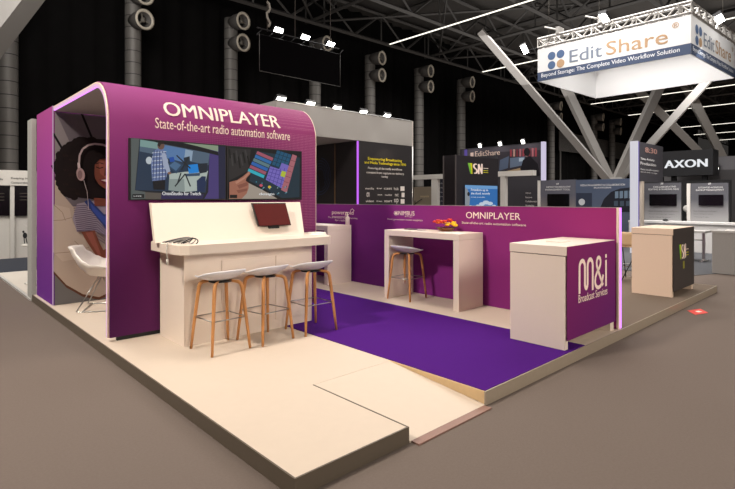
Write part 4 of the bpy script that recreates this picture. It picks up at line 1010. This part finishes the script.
p = atX(716.5, 166.5, 29.3); floodlight((29.42, p.y, p.z - .1), 'small bright spotlight on the pale grey wall right of the AXON sign', None, (-1, 0, -.3), 1.0, .1, MATS['bright_lamp'])
p, q = atX(718, 182.5, 26), atX(733, 182.5, 26)
# dark back wall seen between panels
p, q = atX(560, 184, 24.5), atX(731, 184, 24.5); bm = nb(); box(bm, 24.5, 24.6, q.y, p.y, 0, atX(690, 180.5, 24.5).z); ob('display_wall', bm, mat('near_black_wall', (26, 25, 28), .7), label='low black wall behind the two grey screen panels', cat='display wall')
for px0, px1, w, sb, tx in ((644.5, 681, 'behind the banner tower post', (650, 194.3, 677, 205.8), (('#', 660.5, 184.6, 663.5, 184.5, 2), ('COLLABORATIVE', 653, 187.8, 676, 187.6, 1.6), ('EDITING & SHARING FILES', 648.5, 190.2, 679, 190, 1.6))),
                            (690.6, 728.5, 'nearest the right edge', (699, 194.8, 723.5, 205.6), (('#', 708, 184.8, 711, 184.8, 2), ('AUTOMATED WORKFLOW', 698, 188.4, 723, 188.6, 1.6), ('BACKUP MANAGEMENT', 696, 191, 724, 191.2, 1.7)))):
    t = panel_stand(px0, px1, 183.4, 19.5, 'grey to white display panel with black screen ' + w, '#56565c', '#b4b2b2', sb, tx, 'grey screen panels', edge=px0 > 680)
    m0 = 8 if px0 < 680 else 7
    for k in range(3):
        bm = nb(); words_px(bm, 'shared storage for teams' if k else 'fast media workflows', 'X', 19.5, px0 + m0 - 4, 211.5 + 3 * k, px0 + 34 - 4 * k - (8 if m0 == 7 else 0), 211.5 + 3 * k, 1.2, .006)
        ob('lettering', bm, flat('#6a6868'), t, norm=False)
p = atX(686.5, 218, 20.2); cb = thing('equipment_rack', 'black rack with white disc between the two grey screen panels', 'rack', (20.2, p.y, 0))
bm = nb(); box(bm, 20.2, 20.5, p.y - .16, p.y + .16, .0115, 1.42); ob('body', bm, black, cb)
bm = nb(); c = atX(687.3, 208.7, 20.19); lathe(bm, [(.0, 0), (.13, 0), (.13, .02), (.06, .03), (.0, .03)], c, 18, 0, (-1, 0, 0)); ob('disc', bm, wf, cb)
# pale panel strip between
# --- white reception desk
DXX = 17.9
a, b = atX(628.8, 222, DXX), atX(760, 222, DXX); zd = atX(690, 222, DXX).z
t = thing('reception_desk', 'long low white reception desk in front of the grey screen panels', 'desk', (DXX + .3, (a.y + b.y) / 2, 0))
bm = nb(); box(bm, DXX, DXX + .08, b.y, a.y, .0115, zd - .06); ob('front_panel', bm, mat('desk_white', (196, 194, 192), .5), t)
bm = nb(); box(bm, DXX - .05, DXX + .7, b.y, a.y, zd - .06, zd); ob('worktop', bm, mat('desk_top', (206, 204, 202), .5), t)
bm = nb(); box(bm, DXX + .6, DXX + .7, b.y, a.y, .0115, zd - .06); ob('leg', bm, MATS['desk_white'], t)
p = atZ(665.5, 221, zd + .04)
bm = nb(); lathe(bm, [(.05, 0), (.09, .02), (.07, .06), (.0, .08)], (DXX + .2, atX(665.5, 221, DXX + .2).y, zd), 12); ob('desk_phone', bm, black, label='small black phone on the white reception desk', cat='telephone')
# blue grey carpet patch
a = atZ(690, 272, .01)
bm = nb(); prism(bm, [(12.4, 3.2, .001), (24.3, -1.5, .001), (24.3, 9.2, .001), (12.0, 9.2, .001)], (0, 0, .01)); ob('carpet', bm, mat('blue_grey_carpet', (76, 77, 81), .95, noise=.1, scale=20), label='blue grey carpet of the stand with grey screen panels', cat='carpet')
# --- grey counter at right edge
g0 = atZ(712, 273.5, 0)
t = thing('grey_counter', 'plain grey block counter cut by the right edge', 'counter', (g0.x + .5, g0.y - .6, 0))
gm = mat('grey_counter_paint', (150, 147, 144), .6)
zt2 = atX(712, 230.5, g0.x).z
bm = nb(); box(bm, g0.x, g0.x + .7, g0.y - 1.5, g0.y, .012, zt2 - .04); ob('body', bm, gm, t)
bm = nb(); box(bm, g0.x - .01, g0.x + .71, g0.y - 1.51, g0.y + .01, zt2 - .04, zt2); ob('worktop', bm, mat('grey_worktop', (176, 173, 170), .5), t)
bm = nb(); box(bm, g0.x + .2, g0.x + .42, g0.y - .5, g0.y - .2, zt2 + .001, zt2 + .012); ob('leaflet', bm, MATS['white_paper'], label='white leaflet on the plain grey counter', cat='leaflet')
# --- steel frame high table
f0 = atD(706, 232, 13.2); t = thing('steel_table', 'steel framed high table between the VSN counter and the grey counter', 'table', (f0.x, f0.y, .012))
fz = f0.z
bm = nb(); box(bm, f0.x - .3, f0.x + .3, f0.y - .05, f0.y + 1.0, fz - .02, fz + .03); ob('tabletop', bm, MATS['grey_worktop'], t)
for yy in (.05, .9):
    bm = nb(); box(bm, f0.x - .03, f0.x + .03, f0.y + yy - .03, f0.y + yy + .03, .03, fz - .02); ob('leg', bm, steel, t)
    bm = nb(); box(bm, f0.x - .25, f0.x + .25, f0.y + yy - .04, f0.y + yy + .04, .012, .035); ob('foot', bm, steel, t)
bm = nb(); tube(bm, [(f0.x, f0.y + .05, fz * .72), (f0.x, f0.y + .9, fz * .72)], .015, 6); ob('rail', bm, steel, t)
# --- plywood high chair with wire legs near the half wall end
p = atD(626, 232, 9.5); c0 = Vector((p.x + .22, p.y, PH + .001))
t = thing('side_chair', 'tan plywood high chair with thin wire legs behind the glowing half wall end', 'chair', c0)
ply = mat('tan_plywood', (226, 196, 154), .5, noise=.06)
bm = nb(); g = []
for i in range(7):
    v = i / 6; g.append([bm.verts.new(c0 + Vector((-.20 + .06 * abs(u) ** 2 - .04 * v, u * (.24 - .01 * v), .66 + .26 * v))) for u in (-1, -.5, 0, .5, 1)])
for i in range(6):
    for j in range(4): bm.faces.new((g[i][j], g[i][j + 1], g[i + 1][j + 1], g[i + 1][j])).smooth = True
o = ob('backrest', bm, ply, t); md = o.modifiers.new('s', 'SOLIDIFY'); md.thickness = .012
bm = nb(); box(bm, c0.x - .2, c0.x + .2, c0.y - .22, c0.y + .22, c0.z + .63, c0.z + .66, 0, .01); ob('seat', bm, ply, t)
for sx in (-1, 1):
    for sy in (-1, 1):
        bm = nb(); tube(bm, [c0 + Vector((sx * .15, sy * .2, .63)), c0 + Vector((sx * .25, sy * .05 + .12, .0))], .009, 6); ob('leg', bm, dark_metal, t)
bm = nb(); tube(bm, [c0 + Vector((a * .21, .08 + b * .1, .27)) for a, b in ((-1, -1), (1, -1), (1, 1), (-1, 1), (-1, -1))], .008, 6); ob('footrest', bm, steel, t)

# --- louvred grey wall far behind
p, q = atY(559, 131, 22.85), atY(628, 160, 22.85)
lou = nb()
for i in range(26):
    z = q.z + (p.z - q.z) * i / 26; box(lou, p.x, q.x, 22.83, 22.88, z, z + (p.z - q.z) / 26 * .72)
for x in (p.x + .4, (p.x + q.x) / 2, q.x - .4): box(lou, x - .1, x + .1, 22.88, 22.95, 0, p.z)
ob('louvred_wall', lou, mat('louvre_grey', (96, 93, 90), .7), label='grey louvred wall high between the white tree column beams', cat='wall panel')

# ================================================================== hanging square sign
SZ0, SZ1 = 5.641, 6.73
C = {'L': Vector((16.0, 8.62, 0)), 'N': Vector((16.0, 4.078, 0)), 'R': Vector((20.3, 3.9, 0)), 'F': Vector((20.37, 8.5, 0))}
t = thing('hanging_sign', 'large white square sign hanging from the roof with EditShare lettering', 'hanging sign', (18, 6.3, SZ0))
sgm = mat('white_banner_cloth', (232, 232, 232), .7, noise=.01)
nav = mat('navy_band', (66, 80, 108), .7, noise=.02)
for k, (a, b) in enumerate((('L', 'N'), ('N', 'R'), ('R', 'F'), ('F', 'L'))):
    A_, B_ = C[a], C[b]; d = (B_ - A_).normalized(); nin = Vector((d.y, -d.x, 0)) * -1
    if (Vector((18, 6.3, 0)) - A_).dot(nin) < 0: nin = -nin
    bm = nb(); prism(bm, [A_ + Vector((0, 0, SZ0)), B_ + Vector((0, 0, SZ0)), B_ + Vector((0, 0, SZ1)), A_ + Vector((0, 0, SZ1))], nin * .03); s = ob('banner_side', bm, sgm, t)
    hb = .19 * (SZ1 - SZ0); o = -nin * .004
    bm = nb(); z0 = SZ0 + .0; poly(bm, [A_ + o + Vector((0, 0, z0)), B_ + o + Vector((0, 0, z0)), B_ + o + Vector((0, 0, z0 + .30)), A_ + o + Vector((0, 0, z0 + .30))]); ob('blue_band', bm, nav, s, norm=False)
    w = (B_ - A_).length; o2 = -nin * .008
    W = lambda f, z: A_ + d * (w * f) + o2 + Vector((0, 0, SZ0 + z))
    bm = nb(); mats = [flat('#eef0f4'), flat('#566c90'), flat('#b89878'), flat('#7d8796')]
    words(bm, 'Beyond Storage: The Complete Video Workflow Solution', W(.03, .075), d * (w * .91), Vector((0, 0, .17)), 0, .006)
    ob('lettering', bm, mats, s, norm=False); bm = nb()
    words(bm, 'Edit', W(.245, .42), d * (w * .23), Vector((0, 0, .40)), 3, .008); words(bm, 'Share', W(.50, .42), d * (w * .375), Vector((0, 0, .42)), 2, .006)
    words(bm, '®', W(.90, .80), d * (w * .035), Vector((0, 0, .16)), 2, -.01)
    ob('lettering', bm, mats, s, norm=False); bm = nb()
    cx, cz = .145, .62
    for i, (sx, sz) in enumerate(((-1, 1), (1, 1), (-1, -1), (1, -1))):
        r = .135; px, pz = cx * w + sx * .155, cz + sz * .155
        pts = []
        for j in range(20):
            a_ = 2 * math.pi * j / 20; pts.append((px + r * math.cos(a_), pz + r * math.sin(a_)))
        poly(bm, [A_ + d * x + o2 + Vector((0, 0, SZ0 + z)) for x, z in pts], 2 if i == 3 else 1)
        poly(bm, [A_ + d * (px - sx * .06 + .05 * math.cos(6.283 * j / 12)) + o2 * 1.2 + Vector((0, 0, SZ0 + pz - sz * .06 + .05 * math.sin(6.283 * j / 12))) for j in range(12)], 2 if i == 3 else 1)
    ob('logo', bm, mats, s, norm=False)
trs = mat('aluminium_truss', (205, 202, 198), .35, .5)
for a, b in (('L', 'N'), ('N', 'R'), ('R', 'F'), ('F', 'L')):
    A_, B_ = C[a], C[b]; ins = (Vector((18, 6.3, 0)) - (A_ + B_) / 2).normalized()
    bm = truss(A_ + Vector((0, 0, SZ1 + .06)), B_ + Vector((0, 0, SZ1 + .06)), .3, .3, .055, trs, .0)
    bm2 = truss(A_ + ins * .3 + Vector((0, 0, SZ1 + .06)), B_ + ins * .3 + Vector((0, 0, SZ1 + .06)), .3, .3, .055, trs, .0)
    merge(bm, bm2)
    for i in range(13):
        p = A_.lerp(B_, i / 12); bar(bm, p + Vector((0, 0, SZ1 + .36)), p + ins * .3 + Vector((0, 0, SZ1 + .36)), .035)
    ob('truss', bm, trs, t)
for k in C:
    p = C[k].lerp(Vector((18, 6.3, 0)), .12); bm = nb(); cable_hang(bm, (p.x, p.y, SZ1 + .3), 11.2); ob('suspension_cable', bm, MATS['chain_grey'], t)
p = C['L'].lerp(C['N'], .32)
for f, w in ((.16, 'near the left corner'), (.46, 'at the middle of the front side')):
    p = C['L'].lerp(C['N'], f); bm = nb(); box(bm, p.x - .05, p.x + .3, p.y - .06, p.y + .06, SZ1 + .37, SZ1 + .6); tube(bm, [(p.x, p.y, SZ1 + .5), (p.x - .25, p.y + .35, SZ1 + .62)], .03, 6); ob('hoist', bm, trs, t)
for loc, w, aim, s in (((15.9, 9.05, SZ1 + .02), 'beside the left corner of the hanging square sign', (-.8, -.3, -.6), 1.3), ((15.75, 6.3, SZ1 + .36), 'above the front side of the hanging square sign', (-.45, 0, -1), 1.5), ((18.2, 3.9, SZ1 + .3), 'above the right side of the hanging square sign', (-.4, -.5, -1), 1.5)):
    floodlight(loc, 'bright floodlight ' + w, 'floodlights of the hanging square sign', aim, s, .08, MATS['bright_lamp'], (16.0, 8.55, SZ1 + .06) if loc[1] > 9 else None)

# ================================================================== LIGHTS
def area(name, loc, target, size, power, col=(1, .93, .84), sizey=None, spread=180):
    l = bpy.data.lights.new(name, 'AREA'); l.energy = power; l.color = col; l.size = size
    if sizey: l.shape = 'RECTANGLE'; l.size_y = sizey
    l.spread = math.radians(spread)
    o = bpy.data.objects.new(name, l); COL.objects.link(o); o.location = loc
    o.rotation_euler = (Vector(target) - Vector(loc)).to_track_quat('-Z', 'Y').to_euler(); return o
def spot(name, loc, target, power, angle, col=(1, .93, .84), blend=.5, r=.1):
    l = bpy.data.lights.new(name, 'SPOT'); l.energy = power; l.color = col; l.spot_size = math.radians(angle); l.spot_blend = blend; l.shadow_soft_size = r
    o = bpy.data.objects.new(name, l); COL.objects.link(o); o.location = loc
    o.rotation_euler = (Vector(target) - Vector(loc)).to_track_quat('-Z', 'Y').to_euler(); return o
WARM = (1, .90, .80)
area('hall_and_fill_light', (4.9, 4.6, 9.5), (5.0, 4.9, 0), 2.0, 210, WARM, 3, 130)
area('hall_and_fill_light', (-4.0, 5.2, 8.6), (2.8, 5.4, 0), 1.0, 400, WARM, 1.0, 110)
area('hall_and_fill_light', (1.0, -9.0, 6.2), (3.8, 4.8, .9), 4, 320, WARM, 3, 120)  # added front fill from the camera side, brightens the upright faces
area('hall_and_fill_light', (8.0, -7.5, 6.2), (6.8, 3.0, .6), 4, 240, WARM, 3, 120)  # second added fill from the camera side, further to the right
area('hall_and_fill_light', (15.6, 4.5, 5.1), (19, 4.8, .6), 2, 120, (1, .96, .92), 3, 120)  # extra unseen light added to brighten the far desk and panels
area('hall_and_fill_light', (14.5, 5.5, 10.5), (14.5, 6, 0), 8, 1100, (1, .95, .9), 10, 150)
area('hall_and_fill_light', (22, 14, 10.5), (22, 14, 0), 10, 1300, (1, .96, .92), 8, 160)
area('hall_and_fill_light', (2, 13, 10), (6, 22, 5), 6, 560, (1, .95, .9), 6, 150)
area('hall_and_fill_light', (-2, 12, 10), (0, 13, 0), 5, 500, (1, .95, .9), 6, 130)
area('hall_and_fill_light', (45, 8, 10.5), (45, 8, 0), 20, 4000, (1, .96, .92), 14, 160)
area('added_uplight', (30, 8, 8), (30, 8, 20), 30, 1500, (1, .96, .92), 20, 170)  # added unseen light facing up, replaces bounce onto roof and trusses
# lamps on the header and hanging panel
for x in (7.0, 7.9, 8.8): spot('panel_lamp', (x, 10.7, 6.0), (x - .6, 5.5, .4), 110, 95, (1, .9, .8), .6, .1)
for x in (6.9, 7.9, 8.9, 9.8, 10.7): spot('header_lamp', (x, NYP - .9, 4.4), (x, NYP + .05, 3.0), 5, 140, (1, .95, .88), 1, .2)
spot('text_lamp', (10.1, NYP - .5, 3.15), (10.1, NYP + .05, 2.4), 10, 100, (1, .8, .6), 1, .05)
# sign lamps
area('sign_lamp', (13.5, 6.3, 9.0), (16, 6.3, 6.0), 1.5, 90, (1, .97, .95), 4, 120)
spot('sign_lamp', (18, 6.3, 7.6), (18, 6.3, 5), 80, 150, (1, .97, .95), .8, .3)
spot('sign_lamp', (18.2, 1.5, 9.0), (18.0, 4.2, 6), 160, 70, (1, .97, .95), .8, .3)
for y in (11.2, 12.6, 14): spot('wall_lamp', (EX - .6, y, 4.3), (EX, y, 3.2), 14, 100, (1, .95, .9), .9, .05)

w = bpy.data.worlds.new('World'); S.world = w; w.use_nodes = True
w.node_tree.nodes['Background'].inputs[0].default_value = (1, .93, .86, 1); w.node_tree.nodes['Background'].inputs[1].default_value = .03

# ================================================================== camera
cam = bpy.data.cameras.new('Camera'); cam.sensor_width = 36; cam.lens = F / 735 * 36; cam.shift_y = -(489 / 2 - CY) / 735
cam.shift_x = 0; cam.clip_end = 400
co = bpy.data.objects.new('Camera', cam); COL.objects.link(co); co.location = (0, 0, ZC); co.rotation_euler = (math.pi / 2, 0, ANG - math.pi / 2)
S.camera = co
S.view_settings.view_transform = 'Standard'; S.view_settings.look = 'None'; S.view_settings.exposure = 0; S.view_settings.gamma = 1; S.view_settings.use_curve_mapping = False
